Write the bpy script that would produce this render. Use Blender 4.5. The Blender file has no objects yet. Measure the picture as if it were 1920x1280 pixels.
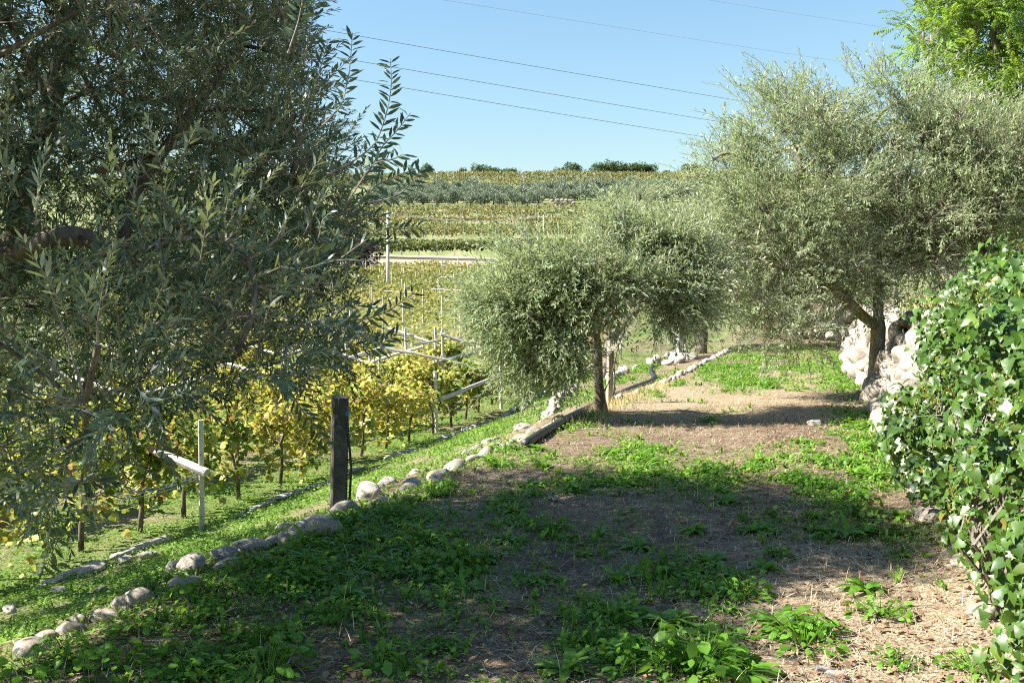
import bpy, math, random
import numpy as np
from mathutils import Matrix, Vector

R = math.radians
sc = bpy.context.scene
col = sc.collection
rng = np.random.default_rng(7)
random.seed(7)

# ------------------------------------------------------------------ camera
FPX, PITCH, CAMH = 1850.0, math.atan(70.0 / 1850.0), 1.6
cd = bpy.data.cameras.new('camera'); cam = bpy.data.objects.new('camera', cd); col.objects.link(cam)
cam.location = (0, 0, CAMH); cam.rotation_euler = (math.pi / 2 - PITCH, 0, 0)
cd.sensor_width = 36; cd.lens = FPX / 1920 * 36; cd.clip_start = 0.05; cd.clip_end = 6000
sc.camera = cam
# ------------------------------------------------------------------ world, sun, exposure
SUN_AZ, SUN_EL = R(-97.0), R(42.0)          # azimuth clockwise from +Y: the sun stands to the left
w = bpy.data.worlds.new('World'); sc.world = w; w.use_nodes = True
nt = w.node_tree; nt.nodes.clear()
sky = nt.nodes.new('ShaderNodeTexSky'); sky.sky_type = 'NISHITA'; sky.sun_disc = False
sky.sun_elevation = SUN_EL; sky.sun_rotation = SUN_AZ
sky.altitude = 200; sky.air_density = 1.9; sky.dust_density = 0.0; sky.ozone_density = 7.5
bg = nt.nodes.new('ShaderNodeBackground'); bg.inputs['Strength'].default_value = 0.052
wo = nt.nodes.new('ShaderNodeOutputWorld')
nt.links.new(sky.outputs[0], bg.inputs[0]); nt.links.new(bg.outputs[0], wo.inputs[0])
sl = bpy.data.lights.new('sun', 'SUN'); sl.energy = 5.0; sl.angle = R(0.53); sl.color = (1.0, 0.945, 0.86)
so = bpy.data.objects.new('sun', sl); col.objects.link(so)
sv = Vector((math.sin(SUN_AZ) * math.cos(SUN_EL), math.cos(SUN_AZ) * math.cos(SUN_EL), math.sin(SUN_EL)))
so.rotation_euler = sv.to_track_quat('Z', 'Y').to_euler(); so.location = (-30, 5, 30)
vs = sc.view_settings
vs.view_transform = 'Standard'; vs.look = 'None'; vs.exposure = 1.9; vs.gamma = 1; vs.use_curve_mapping = False
sc.render.engine = 'CYCLES'
cy = sc.cycles
cy.max_bounces = 6; cy.diffuse_bounces = 2; cy.glossy_bounces = 2; cy.transmission_bounces = 3
cy.transparent_max_bounces = 4; cy.caustics_reflective = False; cy.caustics_refractive = False
cy.use_denoising = False; cy.filter_width = 1.1; cy.sample_clamp_indirect = 4.0

# ------------------------------------------------------------------ pixels to directions, terrain
SH = 0.316                                     # the terraces run along (SH, 1)
cP, sP = math.cos(PITCH), math.sin(PITCH)
def ray(px, py):
    a, b = (px - 960) / FPX, (640 - py) / FPX
    return np.array([a, cP + b * sP, -sP + b * cP])
def at(px, py, Y):
    d = ray(px, py); return np.array([0, 0, CAMH]) + d * (Y / d[1])
def project(P):
    P = np.atleast_2d(P); x, y, z = P[:, 0], P[:, 1], P[:, 2] - CAMH
    dep = y * cP - z * sP; up = y * sP + z * cP
    return 960 + FPX * x / dep, 640 - FPX * up / dep, dep

def hash2(ix, iy, s):
    n = (ix.astype(np.int64) * 374761393 + iy.astype(np.int64) * 668265263 + s * 974711) & 0x7fffffff
    n = ((n ^ (n >> 13)) * 1274126177) & 0x7fffffff
    return ((n ^ (n >> 16)) & 0xffff) / 65535.0
def vnoise(x, y, s=0):
    x = np.asarray(x, float); y = np.asarray(y, float)
    ix, iy = np.floor(x), np.floor(y); fx, fy = x - ix, y - iy
    fx = fx * fx * (3 - 2 * fx); fy = fy * fy * (3 - 2 * fy)
    a, b = hash2(ix, iy, s), hash2(ix + 1, iy, s); c, d = hash2(ix, iy + 1, s), hash2(ix + 1, iy + 1, s)
    return (a * (1 - fx) + b * fx) * (1 - fy) + (c * (1 - fx) + d * fx) * fy
def fbm(x, y, s=0, o=3):
    t = 0; a = .5; n = 0
    for k in range(o):
        t = t + a * vnoise(np.asarray(x) * 2 ** k, np.asarray(y) * 2 ** k, s + k); n += a; a *= .5
    return t / n
def sstep(a, b, x):
    t = np.clip((np.asarray(x, float) - a) / (b - a), 0, 1); return t * t * (3 - 2 * t)

PU = [-400, -60, -30, -9.45, -9.15, -5.25, -4.85, -4.65, -3.95, -3.55, 0.55, 0.9, 1.75, 4, 14, 60, 400]
PZ = [-3, -2.3, -2.0, -1.78, -1.66, -0.86, -0.70, -0.32, -0.26, 0.0, 0.02, 0.08, 1.32, 1.55, 3.0, 8, 10]
HK = []
for k_ in range(8):
    HK += [(131 + 14.9 * k_, 7.8 + 2.22 * k_), (131 + 14.9 * k_ + 11.6, 7.8 + 2.22 * k_ + .3), (131 + 14.9 * k_ + 14.2, 7.8 + 2.22 * (k_ + 1) - .05)]
PU2 = [-400, -60, -30, -9.45, -9.15, -6.3, -5.75, -5.55, -3.6, -3.2, 0.55, 0.9, 1.75, 4, 14, 60, 400]   # the step widens further on
GY = [-80, 28, 119, 123.7, 124.3] + [q[0] for q in HK] + [251, 268, 345, 366, 402, 450, 800, 1600, 4000]
GZ = [-2.2, -1.78, 4.85, 5.2, 7.6] + [q[1] for q in HK] + [25.6, 28.2, 42.0, 44.9, 53.2, 53.5, 46, 30, 20]
def tilt(x, y): return np.clip(-.25 * (np.asarray(x, float) + 20), -6, 6) * sstep(100, 117, y) * (1 - sstep(142, 180, y))   # the road wall runs slantwise
def gh(x, y):
    x = np.asarray(x, float); y = np.asarray(y, float); u = x - SH * y
    G = np.interp(y - tilt(x, y), GY, GZ)
    w_ = sstep(15, 22, y)
    P = np.interp(u, PU, PZ) * (1 - w_) + np.interp(u, PU2, PZ) * w_
    a = 1 - sstep(-9.4, -5.0, u)
    near = P + (G + 1.78) * a
    s = sstep(46, 78, y)
    h = near * (1 - s) + G * s
    h = h + .05 * (fbm(x * .9, y * .9, 11) - .5) * (1 + y * .02) + .02 * (fbm(x * 3.1, y * 3.1, 15) - .5)
    h = h + sstep(128, 260, y) * 1.6 * (fbm(x * .02, y * .02, 31) - .5)
    return h
def gpt(px, py):
    d = ray(px, py); t = 1.0; lo = .5
    ts = np.concatenate([np.arange(2, 30, .05), np.arange(30, 400, .3)])
    P = np.array([0, 0, CAMH])[None] + d[None] * ts[:, None]
    below = P[:, 2] < gh(P[:, 0], P[:, 1])
    i = int(np.argmax(below)) if below.any() else len(ts) - 1
    p = P[i].copy(); p[2] = float(gh(p[0], p[1])); return p
def ux(u, y): return u + SH * y

# ------------------------------------------------------------------ mesh helpers
class Geo:
    def __init__(s): s.V = []; s.T = []; s.Q = []; s.C = []; s.n = 0
    def add(s, V, T=None, Q=None, C=None):
        V = np.asarray(V, np.float32).reshape(-1, 3)
        s.V.append(V)
        if T is not None and len(T): s.T.append(np.asarray(T, np.int64).reshape(-1, 3) + s.n)
        if Q is not None and len(Q): s.Q.append(np.asarray(Q, np.int64).reshape(-1, 4) + s.n)
        if C is None: C = np.ones((len(V), 3), np.float32)
        C = np.asarray(C, np.float32)
        if C.ndim == 1: C = np.repeat(C[None], len(V), 0)
        s.C.append(C); s.n += len(V)
    def inst(s, tm, M, t, C=None):
        """copies of a template (V,T,Q) by matrices M (n,3,3) and offsets t (n,3); C (n,3) tints"""
        V, T, Q = tm; n, k = len(M), len(V)
        P = np.einsum('nij,kj->nki', M, V) + np.asarray(t)[:, None, :]
        off = (np.arange(n) * k)[:, None, None]
        TT = (np.asarray(T)[None] + off).reshape(-1, 3) if len(T) else None
        QQ = (np.asarray(Q)[None] + off).reshape(-1, 4) if len(Q) else None
        CC = None if C is None else np.repeat(np.asarray(C), k, 0)
        s.add(P.reshape(-1, 3), TT, QQ, CC)
    def mesh(s, name, mat, smooth=False):
        me = bpy.data.meshes.new(name)
        V = np.concatenate(s.V) if s.V else np.zeros((0, 3), np.float32)
        T = np.concatenate(s.T) if s.T else np.zeros((0, 3), np.int64)
        Q = np.concatenate(s.Q) if s.Q else np.zeros((0, 4), np.int64)
        me.vertices.add(len(V)); me.vertices.foreach_set('co', V.ravel())
        L = np.concatenate([T.ravel(), Q.ravel()]).astype(np.int32)
        me.loops.add(len(L)); me.loops.foreach_set('vertex_index', L)
        n = len(T) + len(Q); me.polygons.add(n)
        st = np.concatenate([np.arange(len(T)) * 3, len(T) * 3 + np.arange(len(Q)) * 4]).astype(np.int32)
        me.polygons.foreach_set('loop_start', st)
        me.polygons.foreach_set('use_smooth', np.full(n, smooth, bool))
        a = me.color_attributes.new('Col', 'FLOAT_COLOR', 'POINT')
        Cc = np.concatenate(s.C) if s.C else np.zeros((0, 3), np.float32)
        a.data.foreach_set('color', np.concatenate([Cc, np.ones((len(Cc), 1), np.float32)], 1).ravel())
        me.update(calc_edges=True)
        if mat: me.materials.append(mat)
        return me
    def obj(s, name, mat, parent=None, smooth=False):
        return link(name, s.mesh(name, mat, smooth), parent)
def link(name, me, parent=None, loc=None, M=None):
    o = bpy.data.objects.new(name, me); col.objects.link(o)
    if parent is not None: o.parent = parent
    if M is not None: o.matrix_local = M
    elif loc is not None: o.location = loc
    return o
def tag(o, label=None, cat=None, group=None, kind=None):
    if label: o['label'] = label
    if cat: o['category'] = cat
    if group: o['group'] = group
    if kind: o['kind'] = kind
    return o
def empty(name, loc, rz=0):
    o = bpy.data.objects.new(name, None); col.objects.link(o); o.location = loc; o.rotation_euler = (0, 0, rz)
    o.empty_display_size = .2; return o
def unit(v):
    v = np.asarray(v, float); return v / (np.linalg.norm(v, axis=-1, keepdims=True) + 1e-9)
def basis(d, up=None, roll=None):
    """matrices with columns (d, side, normal); normal near 'up'"""
    d = unit(d); n = len(d)
    if up is None: up = np.tile([0, 0, 1.0], (n, 1))
    s = np.cross(up, d); bad = np.linalg.norm(s, axis=1) < 1e-3; s[bad] = [1, 0, 0]
    s = unit(s); nn = np.cross(d, s)
    if roll is not None:
        c, q = np.cos(roll)[:, None], np.sin(roll)[:, None]; s, nn = s * c + nn * q, nn * c - s * q
    return np.stack([d, s, nn], 2)
def tube(g, pts, rad, sides=6, C=None, caps=True):
    pts = np.asarray(pts, float); n = len(pts); rad = np.broadcast_to(np.asarray(rad, float), (n,))
    t = unit(np.gradient(pts, axis=0)); ref = np.array([0, 0, 1.0]) if abs(t[0, 2]) < .9 else np.array([1.0, 0, 0])
    a = unit(np.cross(ref, t[0])); V = []
    for i in range(n):
        a = unit(a - t[i] * np.dot(a, t[i])); b = np.cross(t[i], a)
        an = np.arange(sides) * 2 * math.pi / sides
        V.append(pts[i] + rad[i] * (np.cos(an)[:, None] * a + np.sin(an)[:, None] * b))
    V = np.concatenate(V); Q = []
    for i in range(n - 1):
        for k in range(sides):
            k2 = (k + 1) % sides; Q.append((i * sides + k, i * sides + k2, (i + 1) * sides + k2, (i + 1) * sides + k))
    T = []
    if caps:
        for k in range(1, sides - 1):
            T.append((0, k + 1, k)); o = (n - 1) * sides; T.append((o, o + k, o + k + 1))
    g.add(V, T, Q, C)
def box(g, c, d, size, up=(0, 0, 1), C=None, bev=.12):
    """a bar centred at c with its length along d; octagonal bevelled section"""
    M = basis(np.array([d], float), np.array([up], float))[0]; l, a, b = np.array(size) / 2
    k = bev * min(a, b)
    prof = [(-a, -b + k), (-a + k, -b), (a - k, -b), (a, -b + k), (a, b - k), (a - k, b), (-a + k, b), (-a, b - k)]
    V = [(s * l, p[0], p[1]) for s in (-1, 1) for p in prof]
    Q = [(i, (i + 1) % 8, 8 + (i + 1) % 8, 8 + i) for i in range(8)]
    T = [(0, i + 1, i) for i in range(1, 7)] + [(8, 8 + i, 9 + i) for i in range(1, 7)]
    g.add(np.array(V) @ M.T + np.array(c), T, Q, C)
def beam(g, p, q, wd, hd, C=None):
    p, q = np.array(p, float), np.array(q, float); box(g, (p + q) / 2, q - p, (np.linalg.norm(q - p), wd, hd), C=C)

# ------------------------------------------------------------------ materials
def newmat(name):
    m = bpy.data.materials.new(name); m.use_nodes = True; t = m.node_tree; t.nodes.clear(); return m, t
class NB:
    def __init__(s, t): s.t = t
    def n(s, k, **kw):
        o = s.t.nodes.new(k)
        for a, v in kw.items(): setattr(o, a, v)
        return o
    def l(s, a, b): s.t.links.new(a, b)
    def noise(s, scale, detail=4, rough=.55, vec=None):
        o = s.n('ShaderNodeTexNoise'); o.inputs['Scale'].default_value = scale; o.inputs['Detail'].default_value = detail
        o.inputs['Roughness'].default_value = rough
        if vec is not None: s.l(vec, o.inputs['Vector'])
        return o.outputs['Fac']
    def ramp(s, fac, stops):
        o = s.n('ShaderNodeValToRGB'); e = o.color_ramp.elements
        while len(e) < len(stops): e.new(.5)
        for i, (p, c) in enumerate(stops):
            e[i].position = p; e[i].color = (*c, 1) if len(c) == 3 else c
        s.l(fac, o.inputs[0]); return o.outputs[0]
    def mix(s, f, a, b, mode='MIX'):
        o = s.n('ShaderNodeMix', data_type='RGBA', blend_type=mode)
        for sock, v in ((o.inputs[0], f), (o.inputs[6], a), (o.inputs[7], b)):
            if hasattr(v, 'links'): s.l(v, sock)
            elif isinstance(v, (int, float)): sock.default_value = v
            else: sock.default_value = (*v, 1)
        return o.outputs[2]
    def bump(s, h, st, dist=.02):
        o = s.n('ShaderNodeBump'); o.inputs['Strength'].default_value = st; o.inputs['Distance'].default_value = dist
        s.l(h, o.inputs['Height']); return o.outputs[0]

def leaf_mat(name, base, back=None, rough=.45, spec=.5, trans=.35, transcol=None, tint=True, coat=0):
    """two-sided leaf: tinted top, own underside colour, light passing through"""
    m, t = newmat(name); b = NB(t)
    colr = b.n('ShaderNodeAttribute', attribute_name='Col').outputs['Color']
    top = b.mix(1, base, colr, 'MULTIPLY')
    if back is not None:
        geo = b.n('ShaderNodeNewGeometry')
        und = b.mix(1, back, colr, 'MULTIPLY')
        c = b.mix(geo.outputs['Backfacing'], top, und)
    else: c = top
    p = b.n('ShaderNodeBsdfPrincipled'); b.l(c, p.inputs['Base Color'])
    p.inputs['Roughness'].default_value = rough; p.inputs['Specular IOR Level'].default_value = spec
    tr = b.n('ShaderNodeBsdfTranslucent')
    tc = b.mix(1, transcol or base, colr, 'MULTIPLY'); b.l(tc, tr.inputs[0])
    mx = b.n('ShaderNodeMixShader'); mx.inputs[0].default_value = trans
    b.l(p.outputs[0], mx.inputs[1]); b.l(tr.outputs[0], mx.inputs[2])
    o = b.n('ShaderNodeOutputMaterial'); b.l(mx.outputs[0], o.inputs[0]); return m
def solid_mat(name, stops, scale=6, rough=.85, bump=.3, bscale=None, stretch=None, spec=.3, extra=None, dist=.02, coltint=False):
    m, t = newmat(name); b = NB(t)
    tc = b.n('ShaderNodeTexCoord').outputs['Object']
    if stretch:
        mp = b.n('ShaderNodeMapping'); mp.inputs['Scale'].default_value = stretch; b.l(tc, mp.inputs[0]); tc = mp.outputs[0]
    f = b.noise(scale, 6, .62, tc); c = b.ramp(f, stops)
    if extra:
        f2 = b.noise(extra[0], 4, .6, tc); k = b.ramp(f2, [(extra[1], (0, 0, 0)), (extra[2], (1, 1, 1))])
        c = b.mix(k, c, extra[3])
    if coltint:
        c = b.mix(1, c, b.n('ShaderNodeAttribute', attribute_name='Col').outputs['Color'], 'MULTIPLY')
    oi = b.n('ShaderNodeObjectInfo').outputs['Random']
    c = b.mix(1, c, b.ramp(oi, [(0, (.8, .8, .8)), (1, (1.12, 1.1, 1.06))]), 'MULTIPLY')
    p = b.n('ShaderNodeBsdfPrincipled'); b.l(c, p.inputs['Base Color']); p.inputs['Roughness'].default_value = rough
    p.inputs['Specular IOR Level'].default_value = spec
    if bump: b.l(b.bump(b.noise(bscale or scale * 4, 5, .65, tc), bump, dist), p.inputs['Normal'])
    o = b.n('ShaderNodeOutputMaterial'); b.l(p.outputs[0], o.inputs[0]); return m

M = {}
M['olive'] = leaf_mat('olive_leaf', (.068, .105, .058), (.28, .33, .27), .36, .3, .22, (.20, .26, .05))
M['olive_mid'] = leaf_mat('olive_leaf_pale', (.195, .245, .13), (.50, .53, .43), .42, .35, .32, (.36, .45, .15))
M['olive_far'] = leaf_mat('olive_leaf_far', (.125, .165, .105), (.28, .32, .24), .6, .3, .15, (.16, .2, .08))
M['robinia'] = leaf_mat('robinia_leaf', (.12, .225, .03), (.17, .26, .07), .5, .4, .4, (.28, .44, .05))
M['oak'] = leaf_mat('oak_leaf', (.055, .085, .03), None, .5, .4, .25, (.1, .16, .03))
M['purple'] = leaf_mat('purple_leaf', (.045, .018, .03), None, .5, .4, .2, (.07, .02, .03))
M['ivy'] = leaf_mat('ivy_leaf', (.042, .09, .013), (.085, .125, .032), .40, .36, .13, (.17, .28, .025))
M['vine'] = leaf_mat('vine_leaf', (1, 1, 1), None, .5, .35, .38, (1, 1, 1))
M['weed'] = leaf_mat('weed_leaf', (.105, .23, .025), (.15, .25, .06), .45, .25, .34, (.26, .50, .03))
M['grass'] = leaf_mat('grass_blade', (1, 1, 1), None, .55, .18, .3, (1, 1, 1))
M['dry'] = leaf_mat('dry_litter', (1, 1, 1), None, .8, .2, .08, (1, 1, 1))
M['bark'] = solid_mat('olive_bark', [(.3, (.05, .04, .03)), (.5, (.13, .105, .08)), (.7, (.24, .205, .165))], 9, .92, .7, 26, (1, 1, .35), dist=.03)
M['bark_moss'] = solid_mat('mossy_bark', [(.3, (.10, .085, .06)), (.5, (.22, .19, .13)), (.7, (.36, .32, .26))], 9, .92, .7, 26, (1, 1, .4), extra=(5, .48, .6, (.23, .21, .05)), dist=.03)
M['twig'] = solid_mat('twig_bark', [(.3, (.13, .11, .085)), (.7, (.27, .24, .19))], 20, .9, 0)
M['stone'] = solid_mat('pale_stone', [(.25, (.19, .17, .14)), (.5, (.35, .32, .28)), (.75, (.50, .47, .42))], 3.5, .85, .5, 14, extra=(1.6, .52, .66, (.40, .29, .22)), dist=.025)
M['wallstone'] = solid_mat('wall_stone', [(.25, (.13, .11, .085)), (.5, (.27, .24, .20)), (.75, (.42, .39, .35))], 3, .88, .6, 12, extra=(2.2, .55, .68, (.50, .36, .27)), dist=.03)
M['boulder'] = solid_mat('river_boulder', [(.25, (.20, .17, .14)), (.5, (.33, .29, .24)), (.75, (.44, .40, .35))], 3, .8, .4, 18, extra=(2, .5, .62, (.27, .22, .11)), dist=.015)
M['kerb'] = solid_mat('kerb_concrete', [(.3, (.36, .33, .29)), (.7, (.55, .51, .46))], 5, .9, .4, 20)
M['concrete'] = solid_mat('post_concrete', [(.3, (.40, .37, .33)), (.5, (.55, .52, .47)), (.72, (.66, .63, .58))], 7, .88, .35, 30, extra=(11, .6, .68, (.22, .2, .17)), dist=.008)
M['wood'] = solid_mat('grey_wood', [(.3, (.33, .30, .26)), (.5, (.50, .46, .41)), (.7, (.64, .60, .54))], 10, .88, .4, 40, (1, 1, 1), dist=.008)
M['postwood'] = solid_mat('stub_wood', [(.3, (.20, .17, .13)), (.5, (.35, .30, .24)), (.7, (.48, .43, .36))], 10, .9, .6, 30, (1, 1, .2), dist=.012)
M['shadepost'] = solid_mat('shade_dark_concrete', [(.3, (.045, .042, .04)), (.5, (.085, .08, .074)), (.7, (.14, .13, .12))], 9, .9, .5, 30, extra=(6, .6, .68, (.2, .19, .175)), dist=.01)  # concrete colour darkened so the post looks in shade
M['pipe'] = solid_mat('black_pipe', [(.3, (.012, .013, .015)), (.7, (.03, .031, .034))], 8, .55, .1, 40, spec=.5)
M['metal'] = solid_mat('grey_pole', [(.3, (.40, .40, .40)), (.7, (.56, .56, .55))], 4, .6, .1)
M['cable'] = solid_mat('cable', [(.3, (.16, .19, .23)), (.7, (.22, .25, .3))], 4, .6, 0)
M['wire'] = solid_mat('steel_wire', [(.3, (.4, .4, .4)), (.7, (.6, .6, .6))], 4, .5, 0)
M['white_cable'] = solid_mat('pale_cable', [(.3, (.6, .6, .57)), (.7, (.75, .74, .7))], 4, .6, 0)
M['plaster'] = solid_mat('pink_plaster', [(.3, (.66, .50, .40)), (.7, (.76, .61, .50))], .5, .9, .2, 6)
M['coping'] = solid_mat('coping', [(.3, (.55, .50, .43)), (.7, (.68, .63, .56))], 2, .9, .2, 6)
M['umbel'] = leaf_mat('ivy_flower', (.36, .36, .09), None, .6, .3, .25, (.4, .45, .08))

# ground: straw, bare soil, gravel specks and green, mixed by where things grow and by painted sun and shade
def ground_mat():
    m, t = newmat('ground'); b = NB(t)
    tc = b.n('ShaderNodeTexCoord').outputs['Object']
    zone = b.n('ShaderNodeAttribute', attribute_name='Col').outputs['Color']
    sp = b.n('ShaderNodeSeparateColor'); b.l(zone, sp.inputs[0])
    big = b.noise(.9, 5, .6, tc); mid = b.noise(5, 6, .65, tc); fine = b.noise(45, 5, .7, tc)
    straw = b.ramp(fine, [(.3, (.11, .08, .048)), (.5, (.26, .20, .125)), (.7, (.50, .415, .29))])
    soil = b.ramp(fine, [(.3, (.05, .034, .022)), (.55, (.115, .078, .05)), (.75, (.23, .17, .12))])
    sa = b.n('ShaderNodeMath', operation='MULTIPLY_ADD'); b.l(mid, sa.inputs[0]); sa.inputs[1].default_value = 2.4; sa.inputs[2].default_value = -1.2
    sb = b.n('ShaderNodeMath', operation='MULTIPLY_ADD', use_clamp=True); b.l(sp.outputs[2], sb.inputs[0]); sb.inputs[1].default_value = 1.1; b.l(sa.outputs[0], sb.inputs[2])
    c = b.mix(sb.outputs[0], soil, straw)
    vor = b.n('ShaderNodeTexVoronoi'); vor.inputs['Scale'].default_value = 38; b.l(tc, vor.inputs['Vector'])
    k = b.ramp(vor.outputs['Distance'], [(.16, (1, 1, 1)), (.26, (0, 0, 0))])
    k2 = b.ramp(b.noise(1.7, 3, .6, tc), [(.5, (0, 0, 0)), (.66, (1, 1, 1))])
    c = b.mix(b.mix(1, k, k2, 'MULTIPLY'), c, (.58, .52, .45))
    green = b.ramp(fine, [(.3, (.045, .075, .014)), (.55, (.10, .17, .03)), (.75, (.19, .26, .06))])
    ga = b.n('ShaderNodeMath', operation='MULTIPLY_ADD'); b.l(sp.outputs[0], ga.inputs[0]); ga.inputs[1].default_value = 1.5; 
    g2 = b.n('ShaderNodeMath', operation='MULTIPLY_ADD'); b.l(mid, g2.inputs[0]); g2.inputs[1].default_value = 1.6; g2.inputs[2].default_value = -1.35
    b.l(g2.outputs[0], ga.inputs[2])
    gk = b.n('ShaderNodeClamp'); b.l(ga.outputs[0], gk.inputs[0])
    c = b.mix(gk.outputs[0], c, green)
    # far hillside: grass and yellowing leaf litter
    hn = b.noise(.22, 6, .7, tc)
    hill = b.ramp(hn, [(.3, (.09, .125, .04)), (.5, (.16, .18, .07)), (.62, (.22, .215, .11)), (.75, (.13, .18, .06))])
    c = b.mix(sp.outputs[1], c, hill)
    p = b.n('ShaderNodeBsdfPrincipled'); b.l(c, p.inputs['Base Color']); p.inputs['Roughness'].default_value = .95
    p.inputs['Specular IOR Level'].default_value = .15
    hh = b.mix(.5, mid, fine)
    b.l(b.bump(hh, .8, .05), p.inputs['Normal'])
    o = b.n('ShaderNodeOutputMaterial'); b.l(p.outputs[0], o.inputs[0]); return m
M['ground'] = ground_mat()

def green_amt(x, y):
    """how green the ground is, 0 to 1"""
    u = np.asarray(x) - SH * np.asarray(y)
    n = fbm(np.asarray(x) * .8, np.asarray(y) * .45, 3)
    n2 = fbm(np.asarray(x) * 2.3, np.asarray(y) * 1.4, 8)
    g = np.where(u > -3.7, .40, .74)
    g = np.where((u < -3.7) & (u > -4.8), .45, g)
    g = g + .22 * sstep(-.9, -2.6, u) * (y < 9) + .25 * sstep(0.0, .6, u) * sstep(7, 9, y) + .30 * sstep(17, 20, y) * (u > -3) * (1 - sstep(30, 36, y))
    g = g - .30 * ((u > -.4) & (y < 6.5)) - .26 * sstep(-3.3, -2.6, u) * sstep(11.5, 13.5, y) * (1 - sstep(16.5, 20, y)) * (1 - sstep(-.4, .3, u))
    return np.clip(g + (n - .5) * 1.1 + (n2 - .5) * .7, 0, 1)

def straw_sun_amt(x, y):
    """how much mown straw lies on the soil; more paints sun, less paints shade"""
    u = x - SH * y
    s_ = .25 + .75 * sstep(-1.0, -.2, u) * (1 - sstep(6.2, 7.2, y)) + .7 * sstep(12.5, 14, y) * (1 - sstep(20, 26, y)) * (u > -3.6)  # sunlit patches painted pale; elsewhere soil kept dark for shade
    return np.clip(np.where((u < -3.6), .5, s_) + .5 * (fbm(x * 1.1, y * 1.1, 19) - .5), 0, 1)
# ------------------------------------------------------------------ ground sheet
us = np.unique(np.round(np.concatenate([np.linspace(-1500, -60, 14), np.linspace(-60, -14, 32), np.arange(-14, -5.6, .4),
      np.arange(-5.6, 2.2, .12), np.arange(2.2, 14, .6), np.linspace(14, 60, 16), np.linspace(60, 1500, 14)]), 3))
ys = np.unique(np.round(np.concatenate([np.linspace(-60, 0, 16), np.arange(0, 20, .25), np.arange(20, 50, .5), np.arange(50, 114, 1.5),
      np.arange(114, 131, .4), np.arange(131, 252, 2.4), np.arange(252, 460, 4), np.linspace(460, 4000, 26)]), 3))
UU, YY = np.meshgrid(us, ys, indexing='ij'); XX = UU + SH * YY
ZZ = gh(XX, YY)
g = Geo(); nu, ny = len(us), len(ys)
idx = np.arange(nu * ny).reshape(nu, ny)
Q = np.stack([idx[:-1, :-1], idx[1:, :-1], idx[1:, 1:], idx[:-1, 1:]], -1).reshape(-1, 4)
far = sstep(60, 122, YY)
C = np.stack([green_amt(XX, YY), far, straw_sun_amt(XX, YY)], -1).reshape(-1, 3)
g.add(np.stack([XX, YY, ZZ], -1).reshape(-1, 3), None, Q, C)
tag(g.obj('ground', M['ground'], smooth=True), kind='structure')

# ------------------------------------------------------------------ leaf templates (leaf along +X, upper side +Z)
def leaf_long(L, W, bend=.12, nseg=2):
    """lens-shaped leaf, 4 triangles"""
    V = np.array([(0, 0, 0), (.34 * L, W / 2, .0), (.34 * L, -W / 2, .0), (.7 * L, W * .42, -bend * L * .4), (.7 * L, -W * .42, -bend * L * .4), (L, 0, -bend * L)])
    return V, [(0, 2, 1), (3, 4, 5)], [(1, 2, 4, 3)]
def leaf_quad(L, W, bend=.08):
    V = np.array([(0, 0, 0), (.5 * L, -W / 2, 0), (L, 0, -bend * L), (.5 * L, W / 2, 0)]); return V, [], [(0, 1, 2, 3)]
def merge_t(parts):
    V = []; T = []; Q = []; n = 0
    for (v, t, q), Mx, off in parts:
        V.append(np.asarray(v) @ Mx.T + off)
        T += [tuple(i + n for i in f) for f in t]; Q += [tuple(i + n for i in f) for f in q]; n += len(v)
    return np.concatenate(V), np.array(T, int).reshape(-1, 3), np.array(Q, int).reshape(-1, 4)

def sprig_leaves(L, n, leaf_len, seed, curve=.25, ang=48):
    """positions and matrices of opposite leaf pairs along an arching shoot along +X"""
    r = random.Random(seed); out = []
    for i in range(n):
        f = (i + .6) / n; x = L * f; z = -curve * L * f * f
        tdir = unit(np.array([1, 0, -2 * curve * f]))
        rot = (i % 2) * math.pi / 2 + r.uniform(-.4, .4)
        side0 = np.array([0, 1.0, 0]); nrm = np.cross(tdir, side0)
        for s in (1, -1):
            sd = (side0 * math.cos(rot) + nrm * math.sin(rot)) * s
            a = R(ang + r.uniform(-16, 16)) * (1 - .45 * f)
            d = unit(tdir * math.cos(a) + sd * math.sin(a))
            up = tdir * math.sin(a) - sd * math.cos(a)
            up = up * .7 + np.array([0, 0, .8])
            ll = leaf_len * r.uniform(.7, 1.15) * (1 - .35 * max(0, f - .6) / .4)
            Mx = basis(np.array([d]), np.array([up]), np.array([r.uniform(-.5, .5)]))[0] * ll
            out.append((Mx, np.array([x, 0, z])))
    d = unit(np.array([1, 0, -2 * curve])); Mx = basis(np.array([d]))[0] * leaf_len * .7
    out.append((Mx, np.array([L, 0, -curve * L])))
    return out
def sprig_template(L, n, leaf_len, leaf, seed, curve=.25, stem=True):
    parts = [(leaf, m, o) for m, o in sprig_leaves(L, n, leaf_len, seed, curve)]
    V, T, Q = merge_t(parts); nl = len(V)
    return V, T, Q
def stem_template(L, curve, r0=.0028):
    g = Geo(); f = np.linspace(0, 1, 3); tube(g, np.stack([L * f, 0 * f, -curve * L * f * f], 1), r0 * (1 - .6 * f), 3, caps=False)
    return np.concatenate(g.V), np.zeros((0, 3), int), np.concatenate(g.Q)

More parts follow.
